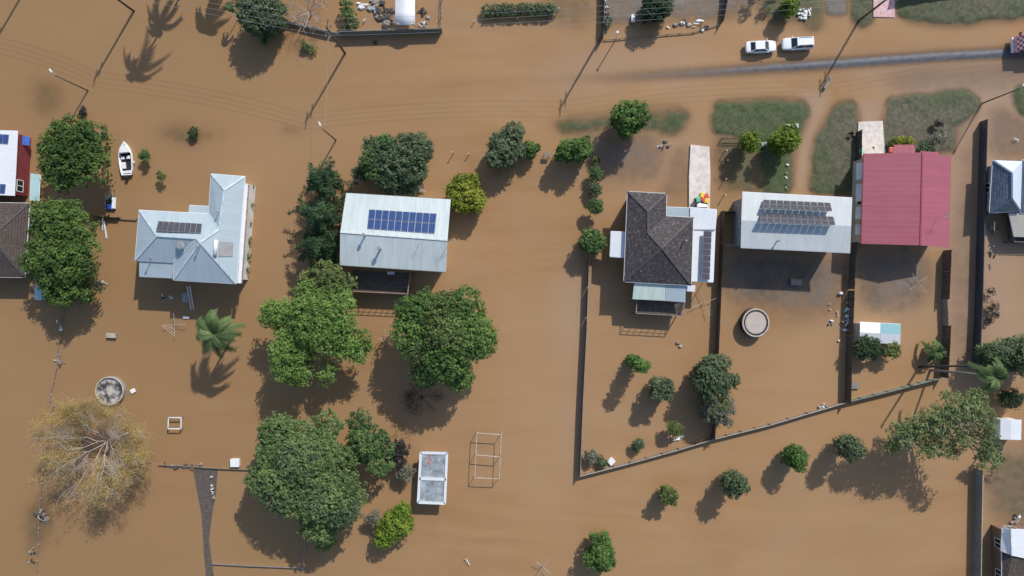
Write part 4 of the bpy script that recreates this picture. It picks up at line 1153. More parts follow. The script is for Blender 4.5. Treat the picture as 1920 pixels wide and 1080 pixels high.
# big centre trees
tree('large billowing green tree below the white gable roofed house',
     lobes(585, 615, 62, 8.2, 7) + lobes(525, 590, 36, 7, 5) + lobes(545, 660, 46, 7.4, 6) + lobes(650, 640, 42, 7.0, 6) + [(630, 590, 40, 8), (560, 700, 26, 6), (612, 700, 22, 5.5), (580, 560, 34, 7.5), (672, 660, 22, 6), (510, 590, 26, 6.4), (640, 560, 26, 7)],
     11, P['fresh'], clump=.62, leaf=.18, dens=.72, bark=M['bark_pale'], flat=.5, fill=.3)
tree('yellowish green tree pressed against the dark rear deck', lobes(612, 532, 36, 6.4, 6) + [(645, 535, 22, 6.2), (578, 525, 18, 5.6)], 8, P['olive'], clump=.5, leaf=.21)
tree('big rounded glossy green tree with olive top right of the billowing tree', lobes(835, 632, 78, 8.0, 9, .6, .48, 72) + [(775, 590, 36, 7), (896, 640, 36, 7), (876, 572, 34, 7.2), (800, 690, 34, 6.6), (860, 705, 28, 6)], 10.5, P['bright'], clump=.5, leaf=.2, dens=1.05,
     extra=(P['olive'], .7, [(830, 620, 34, 9.6), (850, 640, 30, 9.4), (780, 660, 26, 8.6), (820, 590, 26, 9.4)]))
tree('huge grey green tree filling the lower middle left of the small glass shed',
     lobes(560, 860, 82, 8.6, 9, .58, .46) + lobes(620, 930, 62, 8, 7) + [(520, 810, 34, 7.5), (500, 900, 36, 7.2), (600, 985, 36, 6), (560, 930, 44, 8), (610, 800, 30, 7.4)], 11.5, P['gum'], clump=.5, leaf=.2, dens=1.05, flat=.55,
     extra=(P['grey'], .6, [(530, 920, 44, 8), (600, 930, 44, 8.4), (640, 950, 40, 8), (560, 860, 44, 9.6)]))
tree('smaller green tree growing right against the huge grey green tree', lobes(690, 835, 38, 6.0, 6) + [(675, 790, 22, 5.6), (712, 865, 26, 5), (655, 860, 24, 5.5)], 8, P['mid'], clump=.46, leaf=.2)
tree('dark leafless shrub mass behind the glass shed, beside the smaller green tree', lobes(742, 845, 26, 3.2, 5), 4, P['sludge'], 'shrub', 'shrub', clump=.36, leaf=.15, fill=.5)
tree('pale dry shrub growing left of the glass shed', lobes(758, 885, 18, 2.2, 5), 3, P['pale'], 'shrub', 'shrub', clump=.3, leaf=.13, dens=.8)
tree('yellow green bushy tree below the glass shed', lobes(740, 985, 30, 3.2, 6, ry=34) + [(720, 1010, 18, 3), (752, 962, 16, 3)], 4.5, P['lime'], clump=.4, leaf=.18)
tree('small green shrub at the lower tip of the huge grey green tree', lobes(612, 1012, 20, 2.2, 5), 3, P['bright'], 'shrub', 'shrub', clump=.35, leaf=.17)
tree('grey twiggy shrub left of the yellow green bushy tree', lobes(702, 972, 17, 2.0, 4), 3, P['pale'], 'shrub', 'shrub', clump=.3, leaf=.11, dens=.7, fill=.5)
# small yard trees
tree('slim tall bright green tree casting a long narrow shadow', [(1205, 687, 15, 6.3, 12, 1.0), (1199, 685, 13, 5.0, 12, 1.4), (1192, 680, 12, 3.3, 12, 1.6), (1186, 676, 11, 1.7, 11, 1.5)], 7.5, P['bright'], clump=.28, leaf=.15, dens=1.2)
tree('round grey green tree right of the slim tall tree', lobes(1243, 732, 23, 4.2, 6), 5.5, P['grey'], clump=.28, leaf=.14, dens=1.2)
tree('dark grey green spreading tree astride the middle yard fence', lobes(1338, 708, 36, 5.2, 7, .7, .42) + [(1374, 715, 14, 4.4), (1340, 683, 15, 5)], 6.5, P['grey'], clump=.36, leaf=.17)
tree('pale wispy tree below the dark spreading tree near the slanting fence', lobes(1350, 772, 32, 3.8, 7, .65, .42), 5, P['pale'], clump=.32, leaf=.13, dens=.6, fill=.5,
     extra=(P['olive'], .9, [(1352, 760, 16, 4.0), (1340, 770, 14, 4.0)]))
tree('small green shrub above a white scrap by the slanting fence', lobes(1264, 804, 15, 2.2, 5), 3, P['olive'], 'shrub', 'shrub', clump=.26, leaf=.14)
tree('little pale edged shrub midway along the slanting fence', lobes(1196, 834, 13, 1.2, 5), 1.6, P['grey'], 'shrub', 'shrub', clump=.24, leaf=.13)
tree('silvery shrub in the bottom left corner of the fenced yard', lobes(1108, 855, 15, 1.2, 5), 1.6, P['pale'], 'shrub', 'shrub', clump=.24, leaf=.12, dens=.9)
tree('low silvery plant next to the white round tub in the yard corner', lobes(1128, 866, 13, .8, 4), 1.1, P['grey'], 'shrub', 'shrub', clump=.24, leaf=.12, dens=.8)
tree('small olive green tree alone in open water right of the empty lot', lobes(1257, 931, 17, 3.3, 6), 4.2, P['olive'], clump=.26, leaf=.14, dens=1.1)
tree('dusty dark grey tree alone below the slanting fence', lobes(1384, 910, 25, 5.2, 6), 6.5, P['grey'], clump=.3, leaf=.15)
tree('compact dark green tree alone with a pointed shadow, right of the dusty grey tree', lobes(1495, 860, 21, 4.2, 6), 5.2, P['bright'], clump=.28, leaf=.15, dens=1.1)
tree('faint grey wispy tree left of the big pale eucalypt', lobes(1600, 842, 22, 5.6, 6), 7, P['grey'], clump=.3, leaf=.13, dens=.75, fill=.45)
tree('bright green tree at the bottom edge of the photo', lobes(1128, 1042, 28, 3.6, 7, ry=32) + [(1117, 1014, 10, 3.4), (1137, 1013, 10, 3.4)], 5, P['bright'], clump=.36, leaf=.17)
tree('big pale eucalypt with a ragged open crown near the lower right',
     [(1750, 790, 30, 9), (1720, 800, 28, 8.5), (1690, 815, 26, 8), (1780, 770, 30, 9.5), (1815, 760, 32, 9.6), (1838, 790, 30, 9.2), (1845, 830, 26, 8.6), (1850, 860, 24, 8), (1800, 815, 26, 8.6), (1760, 830, 26, 8), (1735, 840, 22, 7.6), (1785, 845, 18, 7.4), (1830, 745, 20, 9.8), (1672, 835, 18, 7.2), (1775, 740, 10, 8.6)],
     12, P['pale_gum'], clump=.5, leaf=.16, dens=.62, bark=M['bark_pale'], base=(1760, 775), fill=.4, extra=(P['pale'], .35, [(1760, 800, 24, 9), (1700, 825, 22, 8), (1815, 790, 26, 9.4)]))
tree('dark green shrub at the lower end of the pale eucalypt crown', lobes(1868, 858, 16, 3.5, 4), 5, P['dark'], 'shrub', 'shrub', clump=.34, leaf=.16)
tree('dark leafy shrub spreading against the white half of the garden shed', lobes(1627, 655, 27, 2.4, 6, ry=20), 3.2, P['dark'], 'shrub', 'shrub', clump=.34, leaf=.16)
tree('lime tipped shrub against the teal half of the garden shed', lobes(1672, 657, 16, 2.2, 5), 3, P['olive'], 'shrub', 'shrub', clump=.3, leaf=.15)
tree('dark rounded tree at the right edge behind the palm', lobes(1886, 668, 36, 4.6, 6, ry=30) + [(1935, 668, 40, 5), (1862, 662, 18, 4)], 6.5, P['grey'], clump=.42, leaf=.18)
tree('dark wet bush mass below the palm at the right edge', lobes(1893, 745, 24, 2.0, 5, ry=14), 3, P['dark'], 'shrub', 'shrub', clump=.34, leaf=.15)
tree('low twiggy dark scrub along the far side of the long charcoal fence', [(1857, 548, 9, .8), (1862, 575, 11, .9), (1856, 600, 8, .7), (1865, 590, 9, .8)], 1.5, P['sludge'], 'shrub', 'shrub', clump=.24, leaf=.11, dens=.45, fill=.5)
tree('clipped yellow hedge in front of the red porch roof', [(1676, 266, 8, .8), (1687, 265, 9, .8), (1699, 265, 9, .8), (1706, 267, 8, .8)], 1.2, P['yellow'], 'hedge', 'hedge', clump=.24, leaf=.13, dens=1.3)
tree('dark round shrub right of the red porch', lobes(1737, 274, 16, 1.3, 5, ry=13), 1.6, P['grey'], 'shrub', 'shrub', clump=.26, leaf=.13)
tree('silvery grey shrub on the lawn edge right of the dark round shrub', lobes(1763, 258, 16, 1.6, 5), 2, P['pale'], 'shrub', 'shrub', clump=.3, leaf=.13, dens=.7)
tree('dark low shrub by the curved garden edge on the lawn', lobes(1760, 232, 9, .9, 4), 1.2, P['sludge'], 'shrub', 'shrub', clump=.24, leaf=.12)
# top yards
tree('grey green tree hanging over the pale timber fence at the top', lobes(487, 10, 42, 5, 7) + [(510, 30, 20, 4)], 7, P['grey'], clump=.45, leaf=.18)
tree('green shrubs in a strip left of the junk heap in the top yard', [(648, 10, 12, 1.6), (655, 28, 13, 1.6), (662, 45, 11, 1.5), (650, 55, 8, 1.1)], 2.4, P['mid'], 'shrub', 'shrub', clump=.3, leaf=.15)
tree('long clipped grey green hedge standing in water at the top', [(914, 20, 11, .8), (930, 20, 12, .8), (946, 19, 12, .8), (962, 19, 12, .8), (978, 18, 12, .8), (994, 18, 12, .8), (1010, 18, 12, .8), (1026, 18, 12, .8), (1034, 18, 10, .8)], 1.3, P['grey'], 'hedge', 'hedge', clump=.26, leaf=.13, dens=1.2)
tree('dark tree in the top yards hung with power lines', lobes(1232, 10, 32, 3.2, 6, ry=24), 5, P['dark'], clump=.4, leaf=.16)
tree('bright green small tree beside white rubble at the top', lobes(1482, 6, 18, 3.0, 6), 4, P['lime'], clump=.32, leaf=.16)
tree('low scrubby plant at the foot of the dark steel fence by the power pole', lobes(1140, 40, 9, .8, 4), 1.2, P['grey'], 'shrub', 'shrub', clump=.24, leaf=.12)
sw = 'half sunken shrubs in open water at the upper left'
tree('dark half sunken shrub, rightmost one at the upper left', lobes(362, 250, 11, .8, 4), 1.1, P['dark'], 'shrub', 'shrub', clump=.22, leaf=.12, group=sw)
tree('green half sunken shrub directly right of the white boat', lobes(273, 291, 11, 1.5, 4), 2, P['mid'], 'shrub', 'shrub', clump=.22, leaf=.12, group=sw)
tree('thin pale half sunken shrub lowest of the ones near the boat', lobes(302, 331, 9, 1.4, 4), 2, P['olive'], 'shrub', 'shrub', clump=.2, leaf=.11, dens=.7, group=sw)
tree('dark half sunken shrub above the round dense tree', lobes(156, 211, 9, 1.0, 4, ry=12), 1.6, P['sludge'], 'shrub', 'shrub', clump=.22, leaf=.12, group=sw)
tree('green weed clump in the water under the pale timber fence', lobes(497, 74, 9, .7, 4), 1, P['mid'], 'shrub', 'shrub', clump=.24, leaf=.12, group=sw)
tree('green leafy tuft in the shade below the bare grey tree', lobes(572, 88, 10, .7, 4) + [(588, 92, 7, .6)], 1, P['mid'], 'shrub', 'shrub', clump=.24, leaf=.12, dens=.6, group=sw)
tree('dark scrub edge plants along the verandah of the pale blue roofed house', [(472, 352, 5, .8), (471, 385, 6, .9), (468, 420, 5, .8), (467, 450, 6, .9), (465, 480, 6, .9), (463, 508, 6, .8)], 1.4, P['olive'], 'shrub', 'shrub', clump=.2, leaf=.12)

tree('slim dark tree outside the frame, left one of two above the parked sedan', [(1452, -62, 11, 4.6, 11, 1.6), (1448, -56, 10, 2.4, 10, 1.6)], 6.5, P['dark'], clump=.3, leaf=.16, skirt=False)
tree('slim dark tree outside the frame, right one of two above the parked sedan', [(1490, -66, 10, 4.8, 10, 1.8), (1485, -58, 9, 2.4, 9, 1.7)], 6.5, P['dark'], clump=.3, leaf=.16, skirt=False)
# pines
def pine(label, px, py, rpx, hgt, seed, tiltx=0):
    rnd = random.Random(seed); c = W(px, py, hgt * .62); o = thing('pine_tree', label, 'pine tree', (c.x, c.y, -.9), group='dark pines beside the white gable roof')
    mb = MB(); mb.tube([(c.x, c.y, -.9), (c.x, c.y, hgt * .5), (c.x + tiltx, c.y, hgt)], [.3, .2, .04], 8)
    C, N, T = [], [], []
    nl = 9; Rm = rpx / PPM * .95
    for l in range(nl):
        z = hgt * (.2 + .78 * l / (nl - 1)); Lr = Rm * (1 - (l / nl) ** 1.3 * .82); na = 6 if l < 6 else 4; a0 = rnd.uniform(0, 6.28)
        for k in range(na):
            a = a0 + 6.283 * k / na + rnd.uniform(-.3, .3); L = Lr * (rnd.uniform(1.05, 1.5) if rnd.random() < .38 else rnd.uniform(.45, .8)); pts = []
            hook = rnd.uniform(-1.1, 1.1)
            for t in np.linspace(0, 1, 9):
                aa = a + hook * t * t * .7
                pts.append(Vector((c.x + math.cos(aa) * L * t, c.y + math.sin(aa) * L * t, z + .25 * L * t - .38 * L * t * t * 1.2)))
            mb.tube([pts[0], pts[4], pts[8]], [.06, .045, .02], 4)
            tint = rnd.uniform(.2, .8)
            for t_, p in enumerate(pts):
                if t_ == 0: continue
                wd = .22 + .26 * math.sin(t_ / 8 * 3.0)
                n = 26; oo = RNG.normal(size=(n, 3)) * np.array([wd, wd, wd * .5]) * .62
                C.append(np.array(p) + oo); nn = oo + RNG.normal(size=(n, 3)) * .3 + np.array([0, 0, .5]); N.append(nn / np.linalg.norm(nn, axis=1)[:, None]); T.append(np.full(n, tint) + RNG.normal(size=n) * .15)
    obj('trunk', mb, M['bark'], o)
    C = np.concatenate(C); N = np.concatenate(N); T = np.concatenate(T)
    leaf_mesh('crown', C, N, .16 * RNG.uniform(.7, 1.4, len(C)), T, P['pine'], o, .4)
pine('uppermost dark pine of the row beside the white gable roof', 603, 338, 50, 8.5, 1)
pine('middle dark pine of the row beside the white gable roof', 601, 405, 56, 9.5, 2)
pine('lowest dark pine of the row, touching the yellowish green tree', 598, 462, 55, 8.5, 3)

# palms
def palm(label, base, top, z, rpx, nf=20, droop=.9, seed=0, tr=.16, pal='palm', name='palm_tree'):
    rnd = random.Random(seed); b = W(*base); t = W(top[0], top[1], z) if top else Vector((b.x, b.y, z)); o = thing(name, label, 'palm tree', (b.x, b.y, -.9))
    mid = b.lerp(t, .5) + Vector((rnd.uniform(-.2, .2), rnd.uniform(-.2, .2), 0))
    mb = MB(); mb.tube([(b.x, b.y, -.9), b, mid, t], [tr * 1.4, tr * 1.25, tr, tr * .8], 8); obj('trunk', mb, M['timber_grey'], o, smooth=True)
    L = rpx / PPM * 1.15; me = MB(); C, N, T = [], [], []
    for k in range(nf):
        a = 6.283 * k / nf + rnd.uniform(-.2, .2); el = rnd.uniform(.1, 1.0); Lk = L * rnd.uniform(.75, 1.15); pts = []
        tw = rnd.uniform(-.5, .5)
        for s in np.linspace(0, 1, 9):
            rr = Lk * (math.cos(el) * s * (1 - .18 * s)); zz = Lk * (math.sin(el) * s - droop * s * s); aa = a + tw * s * s
            pts.append(t + Vector((math.cos(aa) * rr, math.sin(aa) * rr, zz)))
        me.tube(pts, [.035] * 4 + [.025] * 3 + [.012] * 2, 4); tint = rnd.uniform(.15, .9)
        for s in range(1, 9):
            for sub in (.0, .25, .5, .75):
                p = pts[s - 1].lerp(pts[s], .25 + sub)
                d = (pts[s] - pts[s - 1]).normalized(); sd = d.cross(Vector((0, 0, 1)));
                if sd.length < .1: sd = Vector((-math.sin(a), math.cos(a), 0))
                sd.normalize(); lf = .17 * Lk * (1 - .55 * abs(s / 8 - .4))
                for sg in (-1, 1):
                    q = p + sd * sg * lf + d * lf * .75 - Vector((0, 0, lf * .35)); wv = d * .09
                    i = len(C); C.append((p - wv, p + wv, q + wv * .2, q - wv * .3)); T.append(tint + rnd.uniform(-.12, .12))
    fm = bpy.data.meshes.new('fronds'); off = OFF[o.name]
    vs = [tuple(x - off) for qd in C for x in qd]; fs = [tuple(range(4 * i, 4 * i + 4)) for i in range(len(C))]
    nv = len(vs); vs += [(v[0] - off.x, v[1] - off.y, v[2] - off.z) for v in me.v]; fs += [tuple(nv + i for i in f) for f in me.f]
    fm.from_pydata(vs, [], fs); at = fm.attributes.new('tint', 'FLOAT', 'FACE'); at.data.foreach_set('value', np.clip(np.array(T + [.6] * len(me.f)), 0, 1).astype(np.float32))
    fm.materials.append(P[pal]); fo = bpy.data.objects.new('fronds', fm); COL.objects.link(fo); fo.parent = o; OFF[fo.name] = off
    return o
palm('single leaning palm below the pale blue roofed house', (432, 640), (402, 626), 8.2, 52, 15, .72, 12)
palm('tall palm on a long pale trunk leaning right over the charcoal fence', (1744, 694), (1864, 706), 10.5, 36, 15, .8, 5)
palm('low green palm clump on the dark brown fence corner', (1750, 655), (1757, 660), 2.2, 26, 18, .8, 6, .1)
# palms just outside the frame whose shadows reach the water
palm('tall palm outside the frame whose trunk shadow crosses the road', (338, -6), None, 11.5, 46, 11, .8, 7)
palm('shorter palm outside the frame with a star shaped shadow', (352, -47), None, 7.5, 42, 11, .8, 8)
palm('dense crowned palm outside the frame left of the top yard', (438, -38), None, 6.8, 42, 17, .8, 9)
palm('slender small palm outside the frame near the pale timber fence', (449, 32), None, 4.0, 12, 12, .8, 10, .07)

# bare trees
def bare_tree(label, px, py, rpx, hgt, bark, leaves=None, nleaf=0, seed=0, n1=8, n2=5, n3=5, z0=.28, base=None, th=1.0, flat=.3):
    rnd = random.Random(seed); c = W(px, py, hgt * z0); b = W(*base) if base else Vector((c.x, c.y, 0)); o = thing('bare_tree', label, 'tree', (b.x, b.y, -.9))
    mb = MB(); Rm = rpx / PPM; c.z = hgt * z0
    mb.tube([(b.x, b.y, -.9), b, c], [.032 * hgt * th, .03 * hgt * th, .024 * hgt * th], 8); tips = []
    for k in range(n1):
        a = 6.283 * (k + rnd.uniform(-.3, .3)) / n1; L = Rm * rnd.uniform(.45, .7)
        e1 = c + Vector((math.cos(a) * L, math.sin(a) * L, hgt * rnd.uniform(.25, .5)))
        p1 = limb(mb, c, e1, .016 * hgt * th, .006 * hgt * th, .5, 5, 6)
        for j in range(n2):
            s = p1[rnd.randint(2, 5)]; a2 = a + rnd.uniform(-1.0, 1.0); L2 = Rm * rnd.uniform(.22, .45)
            e2 = s + Vector((math.cos(a2) * L2, math.sin(a2) * L2, hgt * rnd.uniform(-.05, .25)))
            p2 = limb(mb, s, e2, .006 * hgt * th, .0025 * hgt * th, .5, 4, 4)
            for m_ in range(n3):
                s3 = p2[rnd.randint(1, 4)]; a3 = a2 + rnd.uniform(-1.1, 1.1); L3 = Rm * rnd.uniform(.1, .24)
                e3 = s3 + Vector((math.cos(a3) * L3, math.sin(a3) * L3, hgt * rnd.uniform(-.06, .14)))
                limb(mb, s3, e3, .0028 * hgt * th, .0014 * hgt * th, .4, 2, 3); tips.append(e3)
                for q in range(2):
                    a4 = a3 + rnd.uniform(-1, 1); L4 = L3 * .6; s4 = s3.lerp(e3, rnd.uniform(.4, 1)); limb(mb, s4, s4 + Vector((math.cos(a4) * L4, math.sin(a4) * L4, rnd.uniform(-.2, .4))), .0018 * hgt * th, .001 * hgt * th, .3, 1, 3)
    obj('trunk', mb, bark, o)
    if nleaf:
        tp = np.array(tips); w_ = np.array([noise.noise(Vector((t[0] * .35, t[1] * .35, seed))) for t in tp]); keep = tp[w_ > -.12]
        pick = RNG.integers(0, len(keep), nleaf); C = keep[pick] + RNG.normal(size=(nleaf, 3)) * .34; N = RNG.normal(size=(nleaf, 3)) * .7 + np.array([.2, .3, .9]); N /= np.linalg.norm(N, axis=1)[:, None]
        T = np.array([.5 + .6 * noise.noise(Vector((p[0] * .5, p[1] * .5, 3))) for p in C]) + RNG.normal(size=nleaf) * .15
        leaf_mesh('crown', C, N, .075 * RNG.uniform(.7, 1.4, nleaf), T, leaves, o)
    return o
bare_tree('wide half bare pale tree with thin yellow autumn leaves at the lower left', 202, 826, 96, 8.5, M['bark_pale'], P['autumn'], 30000, 3, 13, 11, 8, base=(240, 812), th=.5)
bare_tree('grey leafless tree behind the pale timber fence at the top', 580, 22, 42, 4.5, M['bark_pale'], P['sludge'], 500, 5, 9, 6, 5, th=.9)
bare_tree('dark leafless tree in the shadow under the big rounded tree', 790, 745, 38, 4.2, M['bark_dark'], P['sludge'], 1500, 6, 9, 6, 5, th=.9)
bare_tree('thin bare shrub on the bank right of the pale eucalypt', 1857, 892, 16, 2.0, M['bark_dark'], P['sludge'], 160, 8, 6, 4, 3)

# ------------------------------------------------------------------ vehicles
def ring8(x, wd, zl, zh):
    return [(x, -wd * .88, zl), (x, wd * .88, zl), (x, wd, zl + .16), (x, wd, zh - .16), (x, wd * .88, zh - .03), (x, wd * .4, zh), (x, -wd * .4, zh), (x, -wd * .88, zh - .03), (x, -wd, zh - .16), (x, -wd, zl + .16)]
def car(label, px, py, rz, kind):
    p = W(px, py); o = thing('parked_car', label, 'car', (p.x, p.y, .06), rz, 'white cars parked along the street', local=True)
    b = MB()
    if kind == 'sedan':
        st = [(-2.38, .66, .5, .84), (-2.28, .80, .36, .95), (-1.9, .88, .26, 1.0), (-1.0, .91, .22, 1.02), (.3, .91, .22, 1.0), (1.1, .90, .24, .98), (1.8, .86, .27, .90), (2.2, .78, .34, .80), (2.38, .62, .44, .68)]
        g0 = (-1.75, 1.22, .80, 1.0); g1_ = (-1.0, .38, .60, 1.44)
    else:
        st = [(-2.45, .74, .48, .95), (-2.38, .86, .36, 1.05), (-1.9, .92, .26, 1.08), (-1.0, .94, .24, 1.08), (.3, .94, .24, 1.06), (1.1, .93, .26, 1.04), (1.9, .90, .3, .98), (2.3, .82, .36, .9), (2.46, .66, .46, .76)]
        g0 = (-2.36, 1.2, .84, 1.06); g1_ = (-2.08, .42, .66, 1.68)
    b.loft([ring8(*s) for s in st]); obj('body', b, M['car_white'], o, True, .03)
    x0, x1, w0, z0 = g0; X0, X1, w1, z1 = g1_
    base = [Vector((x0, -w0, z0 - .05)), Vector((x1, -w0, z0 - .05)), Vector((x1, w0, z0 - .05)), Vector((x0, w0, z0 - .05))]
    top = [Vector((X0, -w1, z1)), Vector((X1, -w1, z1)), Vector((X1, w1, z1)), Vector((X0, w1, z1))]
    b = MB(); b.loft([base, top]); obj('cabin', b, M['car_white'], o, False, .06)
    def pane(name, i, j, m, u0, u1, v0, v1):
        q = [base[i].lerp(base[j], u0).lerp(top[i].lerp(top[j], u0), v0), base[i].lerp(base[j], u1).lerp(top[i].lerp(top[j], u1), v0), base[i].lerp(base[j], u1).lerp(top[i].lerp(top[j], u1), v1), base[i].lerp(base[j], u0).lerp(top[i].lerp(top[j], u0), v1)]
        n = (q[1] - q[0]).cross(q[3] - q[0]).normalized(); cc = (base[0] + base[2] + top[0] + top[2]) / 4
        if n.dot(q[0] - cc) < 0: n = -n
        g = MB(); g.loft([[k_ + n * .004 for k_ in q], [k_ + n * .014 for k_ in q]]); obj(name, g, m, o)
    pane('windscreen', 1, 2, M['glass'], .06, .94, .1, .94); pane('rear_window', 0, 3, M['glass'], .07, .93, .14, .92)
    for i, j in ((0, 1), (3, 2)):
        pane('side_window', i, j, M['glass'], .08, .46, .16, .9); pane('side_window', i, j, M['glass'], .5, .92, .16, .9)
    for sx in (-1.38, 1.42):
        for sy in (-1, 1):
            wb = MB(); wb.tube([(sx, sy * .70, .32), (sx, sy * .92, .32)], .33, 16); wo_ = obj('wheel', wb, M['rubber'], o)
            rb_ = MB(); rb_.tube([(sx, sy * .915, .32), (sx, sy * .94, .32)], .2, 10); obj('rim', rb_, M['steel_grey'], wo_)
    for sy in (-1, 1):
        hb = MB(); hb.box((st[-2][0] - .02, sy * .62, .74 if kind == 'sedan' else .84), (.28, .28, .14)); obj('headlight', hb, M['head_lamp'], o, bevel=.03)
        hb = MB(); hb.box((st[0][0] + .06, sy * .64, .84), (.12, .24, .14)); obj('tail_light', hb, M['light_amber'], o, bevel=.02)
        hb = MB(); hb.box((.95, sy * 1.0, 1.02), (.14, .2, .13)); obj('side_mirror', hb, M['car_white'], o, bevel=.03)
    if kind != 'sedan':
        for sy in (-1, 1):
            rb_ = MB(); rb_.beam((X0 + .2, sy * .58, z1 + .06), (X1 - .2, sy * .58, z1 + .06), .05, .05); obj('roof_rail', rb_, M['steel_grey'], o)
    return o
car('white sedan, the left one of two parked nose to tail beside the road', 1423, 91, R(3), 'sedan')
car('white station wagon, the right one of two parked nose to tail beside the road', 1492, 85, R(180 + 3), 'wagon')

# fire truck coming in at the right edge
p = W(1893, 88); o = thing('rescue_truck', 'red and white chequered rescue truck entering at the right edge of the road', 'truck', (p.x, p.y, .0), R(183), local=True)
b = MB(); b.loft([[(x, -wd, .55), (x, wd, .55), (x, wd, zt - .25), (x, wd * .9, zt), (x, -wd * .9, zt), (x, -wd, zt - .25)] for x, wd, zt in ((0, 1.05, 1.5), (-.12, 1.16, 2.1), (-.45, 1.2, 2.75), (-2.2, 1.2, 2.8))])
obj('cab', b, M['livery'], o, bevel=.05)
b = MB(); b.loft([[(-.16, -1.0, 1.62), (-.16, 1.0, 1.62), (-.2, 1.0, 1.6), (-.2, -1.0, 1.6)], [(-.44, -.98, 2.55), (-.44, .98, 2.55), (-.48, .98, 2.55), (-.48, -.98, 2.55)]])
b.v = [(v[0] + .05, v[1], v[2]) for v in b.v]; obj('windscreen', b, M['glass_green'], o)
for s in (-1, 1):
    b = MB(); b.box((-1.2, s * 1.21, 2.05), (1.1, .03, .7)); obj('side_window', b, M['glass'], o)
    b = MB(); b.box((.02, s * .8, 1.0), (.08, .4, .25)); obj('headlight', b, M['head_lamp'], o)
    b = MB(); b.box((-.35, s * 1.4, 1.9), (.16, .28, .5)); obj('side_mirror', b, M['steel_dark'], o)
    for x in (-1.2, -4.6, -5.8):
        b = MB(); b.tube([(x, s * .85, .5), (x, s * 1.2, .5)], .5, 16); wo_ = obj('wheel', b, M['rubber'], o)
        b = MB(); b.tube([(x, s * 1.2, .5), (x, s * 1.22, .5)], .28, 10); obj('rim', b, M['steel_grey'], wo_)
b = MB(); b.box((-4.6, 0, 1.9), (4.6, 2.45, 2.3)); obj('body', b, M['red_paint'], o, bevel=.08)
b = MB(); b.box((.12, 0, .7), (.3, 2.3, .4)); obj('bumper', b, M['white_paint'], o, bevel=.05)
b = MB(); b.box((-.9, 0, 2.88), (.35, 1.6, .16)); obj('light_bar', b, M['blue_tarp'], o, bevel=.04)

# car tucked under the carport by the driveway
p = W(1314, 388, .3); o = thing('parked_car', 'white hatchback nosing out from under the white carport roof', 'car', (p.x, p.y - 1.2, .3), R(90), local=True)
b = MB(); b.loft([ring8(*s) for s in [(-2.0, .7, .5, .95), (-1.9, .82, .36, 1.0), (-1.0, .86, .24, 1.02), (.3, .86, .24, 1.0), (1.1, .85, .26, .96), (1.7, .78, .32, .84), (1.9, .6, .42, .7)]]); obj('body', b, M['car_white'], o, True, .03)
base = [Vector((-1.9, -.78, .95)), Vector((1.1, -.78, .95)), Vector((1.1, .78, .95)), Vector((-1.9, .78, .95))]; top = [Vector((-1.6, -.6, 1.45)), Vector((.3, -.6, 1.45)), Vector((.3, .6, 1.45)), Vector((-1.6, .6, 1.45))]
b = MB(); b.loft([base, top]); obj('cabin', b, M['car_white'], o, False, .05)
q = [base[1].lerp(top[1], .1), base[2].lerp(top[2], .1), base[2].lerp(top[2], .92), base[1].lerp(top[1], .92)]; q = [k_ * 1 + Vector((.03, -k_.y * .08, .02)) for k_ in q]
b = MB(); b.poly(q); obj('windscreen', b, M['glass'], o)
for sx in (-1.2, 1.2):
    for sy in (-1, 1):
        b = MB(); b.tube([(sx, sy * .66, .3), (sx, sy * .87, .3)], .3, 14); obj('wheel', b, M['rubber'], o)

# wheelie bins
def make_bin(label, mat):
    o = thing('wheelie_bin', label, 'bin', (0, 0, 0), 0, 'wheelie bins on the concrete ramp', local=True)
    b = MB(); b.loft([[(-x, -y, z), (x, -y, z), (x, y, z), (-x, y, z)] for x, y, z in ((.22, .25, .06), (.29, .35, .98))]); obj('body', b, M['bin_body'], o, bevel=.03)
    b = MB(); b.loft([[(-x, -y, z), (x, -y, z), (x, y, z), (-x, y, z)] for x, y, z in ((.34, .42, .985), (.34, .42, 1.04), (.24, .32, 1.1))]); obj('lid', b, mat, o, bevel=.04)
    b = MB(); b.tube([(-.25, .42, .95), (.25, .42, .95)], .025, 6); obj('handle', b, M['steel_dark'], o)
    for s in (-1, 1):
        b = MB(); b.tube([(s * .2, .3, .1), (s * .27, .3, .1)], .1, 10); obj('wheel', b, M['rubber'], o)
    return o
for lab, mt, x, y, z, rz in (('bin with green lid, leftmost in the cluster above the white hatchback', 'green_plastic', 1309, 374, .32, .2), ('bin with yellow lid, topmost in the cluster above the white hatchback', 'yellow_plastic', 1317, 366, .32, -.3),
                       ('bin with red lid at the upper right of the cluster above the hatchback', 'red_plastic', 1325, 368, .32, .5), ('bin with orange red lid in the middle of the cluster above the hatchback', 'red_plastic', 1318, 374, .32, .9), ('bin with yellow lid at the lower right of the cluster above the hatchback', 'yellow_plastic', 1325, 376, .32, -.2),
                       ('bin with mint green lid at the corner of the red roof', 'mint_plastic', 1616, 284, .14, .1), ('bin with bright red lid beside the red porch roof', 'red_plastic', 1671, 281, .1, .0)):
    bn = make_bin(lab, M[mt]); q = W(x, y, z + 1.0); bn.location = (q.x, q.y, z); bn.rotation_euler = (0, 0, rz)

